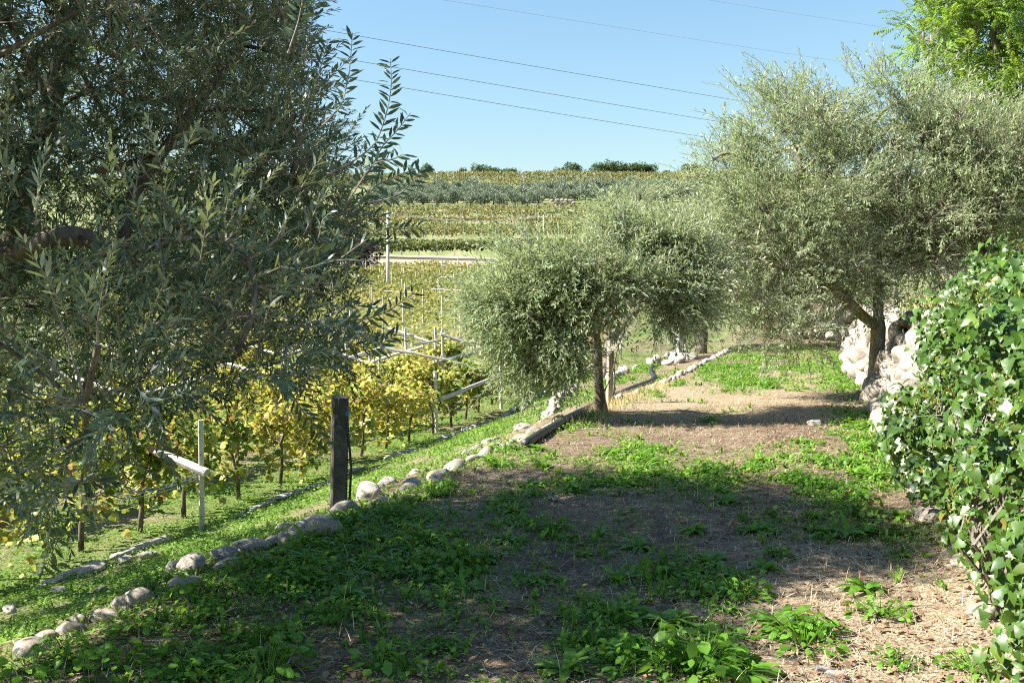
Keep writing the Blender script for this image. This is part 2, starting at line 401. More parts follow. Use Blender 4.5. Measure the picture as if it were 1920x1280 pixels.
# ------------------------------------------------------------------ branching skeleton
def skeleton(path, limbs, targets, r_base, seed, sag=.0):
    """path: trunk points; limbs: list of point chains (first joins nearest node); targets: points to reach"""
    r = np.random.default_rng(seed)
    N = [np.array(path[0], float)]; P = [-1]
    def chain(start, pts):
        p = start
        for q in pts:
            N.append(np.array(q, float)); P.append(p); p = len(N) - 1
        return p
    def dens(a, b, k, w):
        a, b = np.array(a, float), np.array(b, float); l = np.linalg.norm(b - a)
        out = []
        for i in range(1, k + 1):
            f = i / k; q = a * (1 - f) + b * f
            if i < k: q = q + r.normal(0, w * l, 3)
            out.append(q)
        return out
    p = 0
    for a, b in zip(path[:-1], path[1:]): p = chain(p, dens(a, b, 3, .035))
    nt_ = len(N)
    for lb in limbs:
        A = np.array(N); s = int(np.argmin(np.linalg.norm(A - np.array(lb[0]), axis=1)))
        pts = []; prev = N[s]
        for q in lb[1:]: pts += dens(prev, q, 3, .05); prev = np.array(q, float)
        chain(s, pts)
    nl_ = len(N)
    T = np.array(targets); A = np.array(N)
    order = np.argsort([np.min(np.linalg.norm(A[nt_ // 2:] - t, axis=1)) for t in T])
    for i in order:
        t = T[i]; A = np.array(N); d = np.linalg.norm(A - t, axis=1); d[:max(1, nt_ - 2)] += 1.0
        s = int(np.argmin(d)); l = d[s]
        k = max(2, int(l / .28)); mid = dens(N[s], t, k, .09)
        for j in range(len(mid)): mid[j][2] += .10 * l * math.sin(math.pi * (j + 1) / len(mid))
        chain(s, mid)
    n = len(N); A = np.array(N); W = np.zeros(n); ch = [[] for _ in range(n)]
    for i in range(1, n): ch[P[i]].append(i)
    for i in range(n - 1, -1, -1):
        W[i] = 1.0 if not ch[i] else sum(W[c] for c in ch[i])
    for _ in range(3):                          # ease the kinks
        B_ = A.copy()
        for i in range(1, n):
            if ch[i]: B_[i] = .5 * A[i] + .25 * A[P[i]] + .25 * A[max(ch[i], key=lambda c: W[c])]
        A = B_
    rad = (W / W[0]) ** .5 * r_base
    rad = np.maximum(rad, .005)
    return A, P, ch, rad
def skel_geo(A, P, ch, rad, flare=1.35, sides=7):
    g = Geo(); done = set()
    def run(i0, start):
        pts = [A[start]] if start is not None else []; rr = [min(rad[start], rad[i0] * 1.25)] if start is not None else []
        i = i0
        while True:
            pts.append(A[i]); rr.append(rad[i])
            if not ch[i]: break
            m = max(ch[i], key=lambda c: rad[c])
            for c in ch[i]:
                if c != m: stack.append((c, i))
            i = m
        if start is None:
            rr[0] *= flare; pts[0] = pts[0] - np.array([0, 0, .12])
        if len(pts) > 1: tube(g, pts, rr, sides if max(rr) > .02 else 4)
    stack = [(0, None)]
    while stack:
        i, s = stack.pop(); run(i, s)
    return g

def crown_points(lobes, n, seed, shell=.55, gap=.0, gs=1.2, cl=None):
    if cl:                                     # foliage gathers in clumps with gaps between them
        cp, ck = crown_points(lobes, cl[0], seed, shell, gap, gs); r = np.random.default_rng(seed + 5)
        w_ = r.uniform(.35, 1.5, cl[0]); i = r.choice(cl[0], n, p=w_ / w_.sum())
        return cp[i] + r.normal(0, 1, (n, 3)) * np.array([1, 1, .8]) * (cl[1] * (.6 + .4 * w_[i]))[:, None], ck[i]
    r = np.random.default_rng(seed); out = []
    vol = np.array([l[1][0] * l[1][1] * l[1][2] for l in lobes]) ** .8; vol /= vol.sum()
    while len(out) < n:
        k = r.choice(len(lobes), p=vol); c, rd = np.array(lobes[k][0]), np.array(lobes[k][1])
        d = unit(r.normal(size=3)); p = c + d * rd * r.uniform(0, 1) ** (1 / 3 * shell) * r.uniform(.93, 1.07)
        if gap:
            q = p * gs
            v = vnoise(q[0] + q[2] * .7, q[1] - q[2] * .6, 77)
            if v < gap: continue
        inside = sum(np.sum(((p - np.array(l[0])) / np.array(l[1])) ** 2) < .55 for l in lobes)
        if inside > 0 and r.uniform() < .45: continue
        out.append((p, k))
    return np.array([o[0] for o in out]), np.array([o[1] for o in out])

def tree(name, label, cat, base, path, limbs, lobes, r_base, n_sprig, tmpls, stems, leafmat, barkmat, seed, n_sec=90,
         group=None, tint=((.75, .8, .7), (1.25, 1.2, 1.3)), droop=.15, keep=None, shell=.6, gap=.22, scale=(.75, 1.25), up=.35, extra=None, cl=None):
    r = np.random.default_rng(seed)
    base = np.array(base, float)
    root = empty(name, base); tag(root, label, cat, group)
    pts, ks = crown_points(lobes, n_sprig, seed + 1, shell, gap, cl=cl)
    if keep is not None: m = keep(pts); pts, ks = pts[m], ks[m]
    sec = pts[r.choice(len(pts), min(n_sec, len(pts)), replace=False)]
    cen = np.array([lobes[k][0] for k in range(len(lobes))])
    A, P, ch, rad = skeleton(path, limbs, sec * .9 + cen[[int(np.argmin(np.linalg.norm(cen - s, axis=1))) for s in sec]] * .1, r_base, seed + 2)
    sg = skel_geo(A, P, ch, rad); 
    sg.V = [v - base for v in sg.V]
    sg.obj('trunk', barkmat, root, True)
    # sprigs: grow away from the nearest branch
    nb = np.array([A[int(np.argmin(np.sum((A - p) ** 2, 1)))] for p in pts])
    out = unit(pts - cen[ks])
    d = unit(pts - nb) * .35 + out * .55 + np.array([0, 0, 1.0]) * up + r.normal(0, .38, pts.shape)
    d[:, 2] -= droop * (1 - np.clip((pts[:, 2] - base[2]) / 3, 0, 1)) * 2.2
    d = unit(d)
    g = Geo(); tg = Geo(); which = r.integers(0, len(tmpls), len(pts))
    if len(tmpls) == 12: which = which % 6 + 6 * (project(pts)[2] > 6.0)      # leaves deep in the crown are simpler
    s = r.uniform(*scale, len(pts)); roll = r.uniform(-.8, .8, len(pts)); Mx = basis(d, None, roll) * s[:, None, None]
    lo, hi = np.array(tint[0]), np.array(tint[1])
    for k in range(len(tmpls)):
        m = which == k
        f = r.uniform(0, 1, (m.sum(), 1)); Cc = lo * (1 - f) + hi * f
        # per-leaf variation on top of per-sprig tint
        V, T, Q = tmpls[k]
        g.inst(tmpls[k], Mx[m], pts[m] - base, Cc)
        nv = len(V); kpl = 6 if len(T) else 4
        jit = np.repeat(r.uniform(.78, 1.22, (len(g.C[-1]) // kpl + 1, 1)), kpl, 0)[:len(g.C[-1])]
        g.C[-1] = (g.C[-1] * jit).astype(np.float32)
        if stems:
            m2 = m & (r.uniform(0, 1, len(pts)) < (.6 if len(tmpls) < 12 else .8)); tg.inst(stems[k], Mx[m2], pts[m2] - base)
    # twigs joining each sprig to the wood
    if stems:
        for i in r.choice(len(pts), min(len(pts), 1600), replace=False):
            a, b = nb[i], pts[i]; l = np.linalg.norm(b - a)
            if l < .06 or l > .6: continue
            mid = (a + b) / 2 + np.array([0, 0, .08 * l]) + r.normal(0, .05 * l, 3)
            tube(tg, [a - base, mid - base, b - base], [.006, .0045, .003], 3, caps=False)
    if extra: extra(root, g, tg, base)
    cr = g.obj('crown', leafmat, root)
    if stems: tg.obj('twigs', M['twig'], root)
    return root, cr, pts, Mx, which

# ================================================================== STONES
def stone_mesh(seed, sub, mat, rough=.16):
    import bmesh
    bm = bmesh.new(); bmesh.ops.create_icosphere(bm, subdivisions=sub, radius=.5)
    r = np.random.default_rng(seed); ds = unit(r.normal(size=(7, 3))); am = r.uniform(-rough, rough, 7)
    nc = 4 if rough < .15 else 9; cut = unit(r.normal(size=(nc, 3))); cl = r.uniform(.36, .46, nc) - (.05 if rough > .15 else 0)
    for v in bm.verts:
        p = np.array(v.co); n = p / np.linalg.norm(p)
        k = 1 + float(np.sum(am * np.cos(ds @ n * 3.0 + am * 20)))
        q = n * .5 * k
        for c, l in zip(cut, cl):
            e = float(q @ c) - l
            if e > 0: q = q - c * e * .85
        v.co = q
    me = bpy.data.meshes.new('stone'); bm.to_mesh(me); bm.free()
    me.polygons.foreach_set('use_smooth', np.ones(len(me.polygons), bool)); me.materials.append(mat); return me
def stone_set(n, sub, mat, rough=.16, seed=100): return [stone_mesh(seed + i, sub, mat, rough) for i in range(n)]
def put_stone(meshes, parent, p, size, rz, sink=.25, tilt=.2, name='stone', off=None):
    me = meshes[random.randrange(len(meshes))]
    o = link(name, me, parent)
    b = np.array(parent.location) if parent is not None else np.zeros(3)
    o.location = tuple(np.array(p) - b + np.array([0, 0, size[2] * (.5 - sink)]))
    o.scale = size; o.rotation_euler = (random.uniform(-tilt, tilt), random.uniform(-tilt, tilt), rz)
    return o
ROWANG = math.atan2(1, SH)
S_b = stone_set(7, 3, M['boulder'], .10, 200)
S_p = stone_set(9, 3, M['stone'], .17, 300)
S_w = stone_set(10, 3, M['wallstone'], .17, 400)

# upper edging: river boulders along the terrace edge
def border(name, label, u0f, y0, y1, size, meshes, step, hvar=.3, cat='stone edging', gapp=0.0, wob=.08):
    u0 = u0f(y0); root = empty(name, (ux(u0, y0), y0, float(gh(ux(u0, y0), y0)))); tag(root, label, cat)
    y = y0
    while y < y1:
        s = size * random.uniform(.65, 1.3) * (1 + .1 * (y > 20))
        if random.random() > gapp:
            u = u0f(y) + random.uniform(-wob, wob); x = ux(u, y)
            put_stone(meshes, root, (x, y, float(gh(x, y))), (s * random.uniform(1.0, 1.5), s * random.uniform(.7, 1), s * random.uniform(.55, .8)), ROWANG + random.uniform(-.5, .5), .33, .3)
        y += s * step * random.uniform(.95, 1.3)
    return root
eb = border('boulder_edging', 'row of dark rounded boulders edging the shaded weedy terrace', lambda y: -3.72, 8.2, 15.2, .24, S_b, 1.0, cat='stone edging')
for px, py, wd, hd in ((58, 1214, 82, 52), (135, 1176, 66, 40), (262, 1118, 78, 62), (196, 1150, 70, 30), (345, 1090, 90, 34), (430, 1056, 70, 36),
                       (480, 1020, 80, 34), (545, 1000, 70, 30), (590, 975, 70, 34), (648, 948, 56, 40), (90, 1190, 50, 26), (225, 1128, 40, 40), (150, 1160, 40, 30)):
    p = gpt(px, py + hd * .35); k = p[1] / FPX
    o = put_stone(S_b, eb, p, (wd * k * .88, wd * k * .7, hd * k * 1.1), random.uniform(-.3, .6), .42, .15)
border('pale_stone_edging', 'row of pale sunlit cobbles on lower step beside black pipe', lambda y: -4.75 - .85 * sstep(15, 22, y), 8.6, 20, .25, S_p, .72, cat='stone edging')
border('upper_stone_edging', 'row of small white stones edging the sunny far end of the terrace', lambda y: -3.55 + .3 * sstep(15, 22, y), 15.9, 46, .2, S_p, 1.05, cat='stone edging', gapp=.12)
border('far_stone_edging', 'row of white stones beyond the wooden stub post and black pipe', lambda y: -5.65, 20.2, 40, .33, S_p, .95, cat='stone edging', gapp=.08, wob=.2)
# sloping white slab beside the stub post
sr = tag(empty('stone_slab', tuple(at(1270, 660, 32))), 'big flat white slab leaning beside the wooden stub post', 'stone')
sr.location.z = float(gh(sr.location.x, sr.location.y))
for dx, dy, s in ((0, 0, (1.3, .7, .34)), (.7, 1.6, (1.1, .6, .3)), (-.5, -1.0, (.7, .5, .22))):
    put_stone(S_p, sr, (sr.location.x + dx, sr.location.y + dy, float(gh(sr.location.x + dx, sr.location.y + dy))), s, ROWANG, .2, .1)
# kerb of the vineyard: long low stones
root = tag(empty('vineyard_kerb', (ux(-9.2, 12), 12, float(gh(ux(-9.2, 12), 12)))), 'low pale kerb of flat stones at the foot of the grassy slope', 'kerb')
y = 12.0
while y < 40:
    l = random.uniform(.6, 1.5) if y < 22 else random.uniform(.35, .7); x = ux(-9.2 + random.uniform(-.06, .06), y)
    if random.random() < .85:
        put_stone(S_p, root, (x, y, float(gh(x, y))), (l * 1.1, .26 * random.uniform(.7, 1.2), .16 * random.uniform(.7, 1.3)), ROWANG + random.uniform(-.08, .08), .3, .06, 'kerb_stone')
    y += l * random.uniform(1, 1.25)
# loose stones seen on the lower slope at the left
root = tag(empty('slope_stones', tuple(gpt(310, 1075))), 'loose grey cobbles lying in a line on the lower grassy slope', 'stones')
for px, py, s in ((325, 1075, .20), (360, 1068, .19), (425, 1048, .2), (465, 1035, .2), (500, 1030, .15), (540, 1022, .2), (560, 1010, .22), (600, 1005, .2), (190, 1108, .12), (110, 1110, .14),
                  (20, 1150, .13), (280, 1045, .2), (235, 1055, .17), (170, 1075, .22), (640, 965, .2), (690, 935, .3)):
    put_stone(S_p, root, gpt(px, py), (s * 1.4, s, s * .75), random.uniform(0, 3), .25)
# the dry stone wall on the right
root = tag(empty('dry_stone_wall', (ux(.8, 8), 8, 0)), 'leaning dry stone wall of white rubble partly hidden by ivy', 'wall')
for row in range(6):
    y = 3.2 + row * .17
    while y < 46:
        s = random.uniform(.3, .62) * (1 if y < 20 else 1.6) * (.55 if y < 7.6 else 1)
        f = (row + .45) / 5.6; u = .78 + .85 * f + random.uniform(-.08, .08); x = ux(u, y); z = 1.30 * f
        keep = y > 7.6 or (row < 1 and random.random() < .3)
        if keep and not (y > 26 and random.random() < .2):
            o = put_stone(S_w, root, (x, y, z - .1), (s * 1.15, s * .85, s * .7), ROWANG + random.uniform(-.4, .4), .3, .35)
        y += s * random.uniform(.98, 1.14)
for k in range(26):                                   # cap stones
    y = 8.5 + k * .42; u = 1.62 + random.uniform(-.12, .12); x = ux(u, y)
    put_stone(S_w, root, (x, y, 1.26), (random.uniform(.3, .5), .34, random.uniform(.2, .34)), random.uniform(0, 3), .25, .3)
# heap of stones where the wall turns
root = tag(empty('rubble_heap', tuple(gpt(1600, 636))), 'heap of white rubble stones at the far foot of the wall', 'stone heap')
b0 = np.array(root.location)
for k in range(46):
    a = random.uniform(-1.6, 1.4); f = random.random(); hgt = 1.1 * (1 - abs(a) / 2.2) * f
    s = random.uniform(.4, .75); p = b0 + np.array([a, random.uniform(-.6, 1.2) + f * .8, 0]); p[2] = float(gh(p[0], p[1])) * 0 + b0[2] + hgt
    put_stone(S_w, root, p, (s * 1.3, s, s * .8), random.uniform(0, 3), .3)

# ================================================================== PIPE, STUB POSTS
pp = [(985, 840), (1020, 818), (1080, 783), (1144, 750), (1185, 731), (1219, 719), (1228, 711), (1220, 700), (1222, 691), (1239, 684), (1268, 677), (1288, 661), (1305, 646)]
P3 = np.array([gpt(*p) for p in pp]); P3[:, 2] += .045
f = np.arange(len(P3)); ff = np.linspace(0, len(P3) - 1, 220)
PS = np.stack([np.interp(ff, f, P3[:, k]) for k in range(3)], 1)
for _ in range(6): PS[1:-1] = .25 * PS[:-2] + .5 * PS[1:-1] + .25 * PS[2:]
g = Geo(); tube(g, PS, .052 + .006 * (np.arange(220) % 2), 10)
tag(g.obj('drain_pipe', M['pipe'], smooth=True), 'black corrugated drain pipe snaking between the two stone rows', 'pipe')

def stub(name, label, px, py, top, wpx, mat, hY=None, board=None, cable=True, cablecol='pipe'):
    b = gpt(px, py) if hY is None else at(px, py, hY)
    b[2] = float(gh(b[0], b[1])); k = b[1] / FPX; h = (py - top) * k; wd = wpx * k
    root = tag(empty(name, tuple(b)), label, 'post')
    g = Geo(); box(g, (0, 0, h / 2 - .15), (.02, .01, 1), (h + .3, wd, wd), up=(1, .3, 0), bev=.2)
    # chipped, slightly uneven top
    v = g.V[0]; t = v[:, 2] > h * .8; v[t, 2] += np.array(rng.uniform(-.02, .02, t.sum()), np.float32)
    po = g.obj('post_shaft', mat, root)
    if cable:
        g = Geo(); s = wd * .62
        tube(g, [(s, -.02, -.02), (s + .03, -.04, h * .4), (s, -.03, h * .7), (s * .9, -.03, h * .93)], .012, 6)
        g.obj('cable', M['pipe'], root)
    if board:
        for (a, c, ww) in board:
            g = Geo(); p, q = at(*a, b[1] - .05) - b, at(*c, b[1] - .1) - b; beam(g, p, q, ww, ww * .6); g.obj('board', M['wood'], root)
    return root
r0 = stub('edge_post', 'weathered square post, coloured dark for shade, standing among the boulders, blue clip on its cable', 636, 962, 742, 30, M['shadepost'])
g = Geo(); box(g, (.085, -.04, .92), (0, 0, 1), (.05, .03, .03)); 
bm_ = solid_mat('blue_plastic', [(.3, (.02, .12, .4)), (.7, (.04, .2, .55))], 6, .5, 0); g.obj('clip', bm_, r0)
stub('edge_post', 'mottled post beside the twin olive trunk with a nailed diagonal board', 1143, 756, 640, 10, M['postwood'],
     board=[((1138, 664), (1166, 637), .10)])
stub('stub_post', 'single pale wooden stub post beside the black pipe', 1274, 678, 605, 9, M['wood'])

# ================================================================== PERGOLA VINEYARD
vy = np.array([SH, 1, 0]) / math.hypot(SH, 1); vc = np.array([1, -SH, 0]) / math.hypot(SH, 1)
def post_mesh(h, wd, lean, seed):
    r = np.random.default_rng(seed); g = Geo(); n = 5
    box(g, (0, 0, h / 2 - .2), (lean[0], lean[1], 1), (h + .4, wd, wd * .9), up=(1, .32, 0), bev=.25); return g
POSTG = 'concrete pergola posts in the vineyard'
postm = [post_mesh(1.6, .085, (rng.normal(0, .02), rng.normal(0, .02)), i).mesh('post_shaft', M['concrete']) for i in range(5)]
def arm_mesh(p, q, wd, name='arm'):
    g = Geo(); p, q = np.array(p, float), np.array(q, float)
    n = 5; f = np.linspace(0, 1, n); pts = p[None] * (1 - f[:, None]) + q[None] * f[:, None]
    pts[1:-1] += rng.normal(0, .012, (n - 2, 3)); tube(g, pts, np.linspace(wd * .6, wd * .5, n), 6); return g
ROWS = [-10.3, -13.2, -16.6, -20.4, -24.4, -28.6, -33]
def near_post(px, py, label, hgt=1.6, arms=(), Y=None):
    b = gpt(px, py); b[2] = float(gh(b[0], b[1]))
    root = tag(empty('pergola_post', tuple(b)), label, 'post', POSTG)
    o = link('post_shaft', postm[random.randrange(5)], root); o.scale = (1, 1, hgt / 1.6)
    for p, q in arms: arm_mesh(p, q, .085).obj('arm', M['wood'], root)
    return root, b
def rel(b, p): return np.asarray(p) - b
# foreground row of the pergola with the arms the photograph shows
r1, b1 = near_post(379, 993, 'concrete post with one wooden arm and wires under the leafy olive branches')
arm_mesh(rel(b1, at(388, 886, b1[1] - .1)), rel(b1, at(262, 832, b1[1] + .5)), .11).obj('arm', M['wood'], r1)
g = Geo()
for k, (sx, ex) in enumerate(((0, 0), (4, 6), (9, 13))):
    a, b = rel(b1, at(383, 882 + sx, b1[1] - .12)), rel(b1, at(215, 925 + ex, b1[1] - 3.0))
    f = np.linspace(0, 1, 6)[:, None]; tube(g, a * (1 - f) + b * f - np.array([0, 0, .06]) * np.sin(f * math.pi), .006, 4)
g.obj('wire', M['wire'], r1)
r2, b2 = near_post(818, 812, 'concrete post half covered by yellow vine leaves with a long rising wooden arm', 1.62)
arm_mesh(rel(b2, at(828, 747, b2[1] - .1)), rel(b2, at(932, 704, b2[1] + 2.2)), .10).obj('arm', M['wood'], r2)
r3, b3 = near_post(712, 800, 'concrete post carrying the low wooden rail above the vine trunks', 2.0)
arm_mesh(rel(b3, at(676, 795, b3[1] - 3)), rel(b3, at(790, 762, b3[1] + .3)), .10).obj('arm', M['wood'], r3)
arm_mesh(rel(b3, at(712, 650, b3[1] - .1)), rel(b3, at(832, 673, b3[1] + .3)), .09).obj('arm', M['wood'], r3)
arm_mesh(rel(b3, at(712, 655, b3[1])), rel(b3, at(655, 672, b3[1] - .6)), .13).obj('arm', M['wood'], r3)
arm_mesh(rel(b3, at(658, 703, b3[1] - .6)), rel(b3, at(735, 722, b3[1] - .2)), .08).obj('arm', M['wood'], r3)
r4, b4 = near_post(831, 745, 'tall concrete post where four pale wooden arms cross', 2.3)
for a, c in (((826, 626), (918, 657)), ((830, 672), (912, 695)), ((800, 682), (918, 654)), ((786, 688), (831, 672))):
    arm_mesh(rel(b4, at(a[0], a[1], b4[1] - .08)), rel(b4, at(c[0], c[1], b4[1] + .2)), .115).obj('arm', M['wood'], r4)
near_post(939, 768, 'concrete post on the kerb at the edge of the round olive crown', 1.7)
near_post(1097, 703, 'slim concrete post seen behind the twin olive trunk', 1.75)
near_post(1163, 668, 'concrete post in the shade behind the diagonal board', 1.75)
r5, b5 = near_post(365, 908, 'tall concrete post behind the arm, among yellow leaves', 2.1)
r6, b6 = near_post(653, 780, 'concrete post seen over the dark edge post', 2.3)
arm_mesh(rel(b6, at(653, 712, b6[1])), rel(b6, at(590, 655, b6[1] - .5)), .11).obj('arm', M['wood'], r6)
arm_mesh(rel(b6, at(655, 697, b6[1])), rel(b6, at(700, 712, b6[1])), .11).obj('arm', M['wood'], r6)
near_post(763, 735, 'concrete post among green vines behind the crossing arms', 2.2)
near_post(240, 800, 'concrete post deep behind the olive leaves', 2.0)
near_post(120, 850, 'concrete post glimpsed through hanging olive sprays', 1.9)

# vines
def vine_leaf(S=1.0):
    a = [(0, 0), (.22, .42), (.5, .5), (.55, .26), (.82, .3), (1, 0)]
    V = [(0, 0, 0)] + [(x * S, y * S, -.10 * S * abs(y) * 2) for x, y in a[1:-1]] + [(S, 0, -.12 * S)] + [(x * S, -y * S, -.10 * S * abs(y) * 2) for x, y in a[1:-1][::-1]] + [(.45 * S, 0, .02 * S)]
    n = len(V) - 1; return np.array(V), np.array([(n, (i + 1) % n, i) for i in range(n)]), np.zeros((0, 4), int)
VL = vine_leaf()
GRN, YEL, OLV, BRN = np.array([.13, .20, .03]), np.array([.50, .43, .085]), np.array([.34, .36, .06]), np.array([.30, .17, .06])
def vine_cols(n, yel, r):
    f = r.uniform(0, 1, n); C = np.where(f[:, None] < yel, YEL, np.where(f[:, None] < yel + .3, OLV, np.where(f[:, None] < .96, GRN, BRN)))
    return C * r.uniform(.75, 1.2, (n, 1))
def vine_variant(seed, yel):
    r = np.random.default_rng(seed)
    t = Geo(); lean = r.normal(0, .12, 2)
    pts = [(0, 0, -.1), (.03 + lean[0] * .3, lean[1] * .3, .35), (lean[0], lean[1], .85), (lean[0] * 1.3 + .1, lean[1] * 1.2, 1.12)]
    tube(t, pts, [.045, .036, .032, .026], 6)
    top = np.array(pts[-1])
    ends = []
    for k in range(5):
        d = vy * r.uniform(-1, 1) + vc * r.uniform(-.9, .5) ; e = top + d * r.uniform(.5, .95) + np.array([0, 0, r.uniform(.0, .36)])
        m = (top + e) / 2 + np.array([0, 0, .15]); tube(t, [top, m, e], [.018, .010, .006], 4); ends.append((m, e))
    tm = t.mesh('trunk', M['bark'], True)
    g = Geo(); n = 520
    k = r.integers(0, 5, n); f = r.uniform(0, 1.25, n)[:, None]
    m = np.array([ends[i][0] for i in k]); e = np.array([ends[i][1] for i in k])
    p = m * (1 - f) + e * f + r.normal(0, .17, (n, 3)); hang = r.uniform(0, 1, n) < .34; p[hang, 2] -= r.uniform(.1, .8, hang.sum())
    d = r.normal(0, 1, (n, 3)) * np.array([1, 1, .5]); d[:, 2] -= .5
    up = r.normal(0, .55, (n, 3)) + np.array([-.35, -.1, 1.0])
    g.inst(VL, basis(d, unit(up)) * r.uniform(.09, .16, n)[:, None, None], p, vine_cols(n, yel, r))
    return tm, g.mesh('foliage', M['vine'])
VV = [vine_variant(50 + i, y_) for i, y_ in enumerate((.55, .45, .5, .08, .14, .25, .58, .18))]
nv = 0; VR = ['row along the kerb', 'second row from the kerb', 'third row from the kerb', 'fourth row from the kerb', 'fifth row from the kerb', 'sixth row from the kerb']
for ri, u0 in enumerate(ROWS[:6]):
    y = 12.2 + .5 * ri
    while y < 37:
        x = ux(u0 + random.uniform(-.15, .15), y); q = project((x, y, float(gh(x, y)) + 1))
        if -150 < q[0][0] < 1300:
            ny_ = float(fbm(x * .13, y * .16, 21))
            yel = ny_ > .47 or (u0 > -11 and y < 27 and random.random() < .5)
            if u0 > -11 and y > 26.5: yel = False
            tm, fm = VV[random.choice((0, 1, 2, 6) if yel else (3, 4, 5, 7))]
            root = tag(empty('grape_vine', (x, y, float(gh(x, y))), random.choice((0, math.pi)) + random.uniform(-.15, .15)),
                       ('grape vine with yellow autumn leaves in the ' if yel else 'grape vine with mostly green leaves in the ') + VR[ri],
                       'vine', ('yellow vines in the ' if yel else 'green vines in the ') + VR[ri])
            root.scale = (1, 1, random.uniform(.85, 1.12))
            link('trunk', tm, root); link('foliage', fm, root); nv += 1
        y += random.uniform(1.05, 1.45)
# posts deeper inside the near pergola
k = 0
for ri, u0 in enumerate(ROWS[1:6]):
    for y in np.arange(14 + ri * 1.7, 38, 4.9):
        x = ux(u0, y); z = float(gh(x, y)); q = project((x, y, z + 1))
        if not (-100 < q[0][0] < 1000) : continue
        root = tag(empty('pergola_post', (x, y, z)), 'concrete post inside the leafy rows of the near pergola', 'post', 'concrete posts inside the near pergola')
        o = link('post_shaft', postm[k % 5], root); o.scale = (1, 1, random.uniform(1.15, 1.4)); k += 1
        arm_mesh(vc * .15 + np.array([0, 0, 1.6]), vc * random.uniform(-2.2, -1.6) + np.array([0, 0, 2.15]), .09).obj('arm', M['wood'], root)
        if k % 2: arm_mesh(-vc * .15 + np.array([0, 0, 1.65]), vc * random.uniform(1.3, 1.8) + np.array([0, 0, 2.15]), .085).obj('arm', M['wood'], root)
        else: arm_mesh(-vy * 2.3 + np.array([.06, 0, 1.72]), vy * 2.3 + np.array([.06, 0, 1.8]), .08).obj('rail', M['wood'], root)
# canopy of the wide field beyond
def field_top(x, y): return gh(x, y) + 1.35 + .55 * (fbm(x * .35, y * .35, 41) - .5) * 2
g = Geo(); r = np.random.default_rng(5)
n = 175000
yy = np.sqrt(r.uniform(34 ** 2, 130 ** 2, n)); xx = yy * r.uniform(-.62, .36, n)
m = (xx - SH * yy < -8.8) & (yy < 120.5 + tilt(xx, yy)); xx, yy = xx[m], yy[m]
den = fbm(xx * .16, yy * .16, 43); rowm = .5 + .5 * np.cos((xx - SH * yy) * 2 * math.pi / 3.7)
m = r.uniform(0, 1, len(xx)) < np.clip(.42 + .8 * (den - .3) + .35 * rowm, .1, 1); xx, yy, den = xx[m], yy[m], den[m]
sz = .085 + .0014 * yy; zz = field_top(xx, yy) + r.normal(0, .16, len(xx)) - r.uniform(0, 1, len(xx)) ** 4 * .7
d = r.normal(0, 1, (len(xx), 3)) * np.array([1, 1, .5]); up = r.normal(0, .6, d.shape) + np.array([-.25, -.25, 1.0])
yelm = fbm(xx * .11, yy * .11, 47) + r.normal(0, .12, len(xx))
nearb = 1 - sstep(44, 62, yy)
ff = np.clip((yelm - .34 + .22 * nearb) * 2.2, 0, 1)[:, None]
Cc = np.array([.13, .155, .034]) * (1 - ff) + np.array([.31, .265, .055]) * ff
Cc *= r.uniform(.7, 1.25, (len(xx), 1))
g.inst(leaf_quad(1.0, .95, .15)[0:1] + (np.zeros((0, 3), int), np.array([(0, 1, 2, 3)])), basis(d, unit(up)) * (sz * r.uniform(.8, 1.3, len(xx)))[:, None, None], np.stack([xx, yy, zz], 1), Cc)
tag(g.obj('vineyard_canopy', M['vine']), 'wide yellow green roof of pergola vine leaves across the valley field', 'vineyard', kind='stuff')
# posts and arms standing out of the field
k = 0; shortp = post_mesh(1.95, .085, (0, 0), 9).mesh('post_shaft', M['concrete'])
for ri in range(26):
    for y in np.arange(38 + (ri % 3) * 1.3, 119, 5.2):
        u0 = -9.6 - 3.7 * ri; x = ux(u0, y) + random.uniform(-.2, .2); q = project((x, y, float(gh(x, y)) + 2))
        if not (540 < q[0][0] < 960) or k > 235 or random.random() < .12: continue
        z = float(gh(x, y)); root = tag(empty('field_post', (x, y, z)), 'pale post tip rising out of the far pergola field', 'post', 'post tips in the far pergola field')
        o = link('post_shaft', shortp, root); o.scale = (1, 1, random.uniform(.95, 1.12)); k += 1
        if random.random() < .2:
            hgt = random.uniform(1.3, 1.6); L = random.uniform(1.0, 1.9)
            arm_mesh(-vc * L + np.array([0, 0, hgt + .12]), vc * L * .4 + np.array([0, 0, hgt]), .07).obj('arm', M['wood'], root)

# ================================================================== FAR WALL, HILLSIDE
root = tag(empty('retaining_wall', (0, 123.45, 5.2)), 'long low pink retaining wall with pale coping below the hillside vines', 'wall')
g = Geo(); g2 = Geo(); xs = np.arange(-110, 62, 2.0); L = []
for a in range(len(xs) - 1):
    pass
yw = 123.5
def wtop(x): return 7.62 - .035 * max(0, min(25, x + 20))
def wy(x): return float(np.clip(-.25 * (x + 20), -6, 6))
for x in xs:
    t = wtop(x); L.append([(x, wy(x) - .18, -1.6), (x, wy(x) + .18, -1.6), (x, wy(x) + .18, t - 5.2), (x, wy(x) - .18, t - 5.2)])
V = np.array(L).reshape(-1, 3); Q = []
for i in range(len(xs) - 1):
    for k in range(4): Q.append((i * 4 + k, i * 4 + (k + 1) % 4, i * 4 + 4 + (k + 1) % 4, i * 4 + 4 + k))
g.add(V, None, Q); g.obj('wall_body', M['plaster'], root)
L = []
for x in xs:
    t = wtop(x) - 5.2 + .003; L.append([(x, wy(x) - .3, t), (x, wy(x) + .3, t), (x, wy(x) + .3, t + .2), (x, wy(x) - .3, t + .2)])
V = np.array(L).reshape(-1, 3); g2.add(V, None, Q); g2.obj('coping', M['coping'], root)

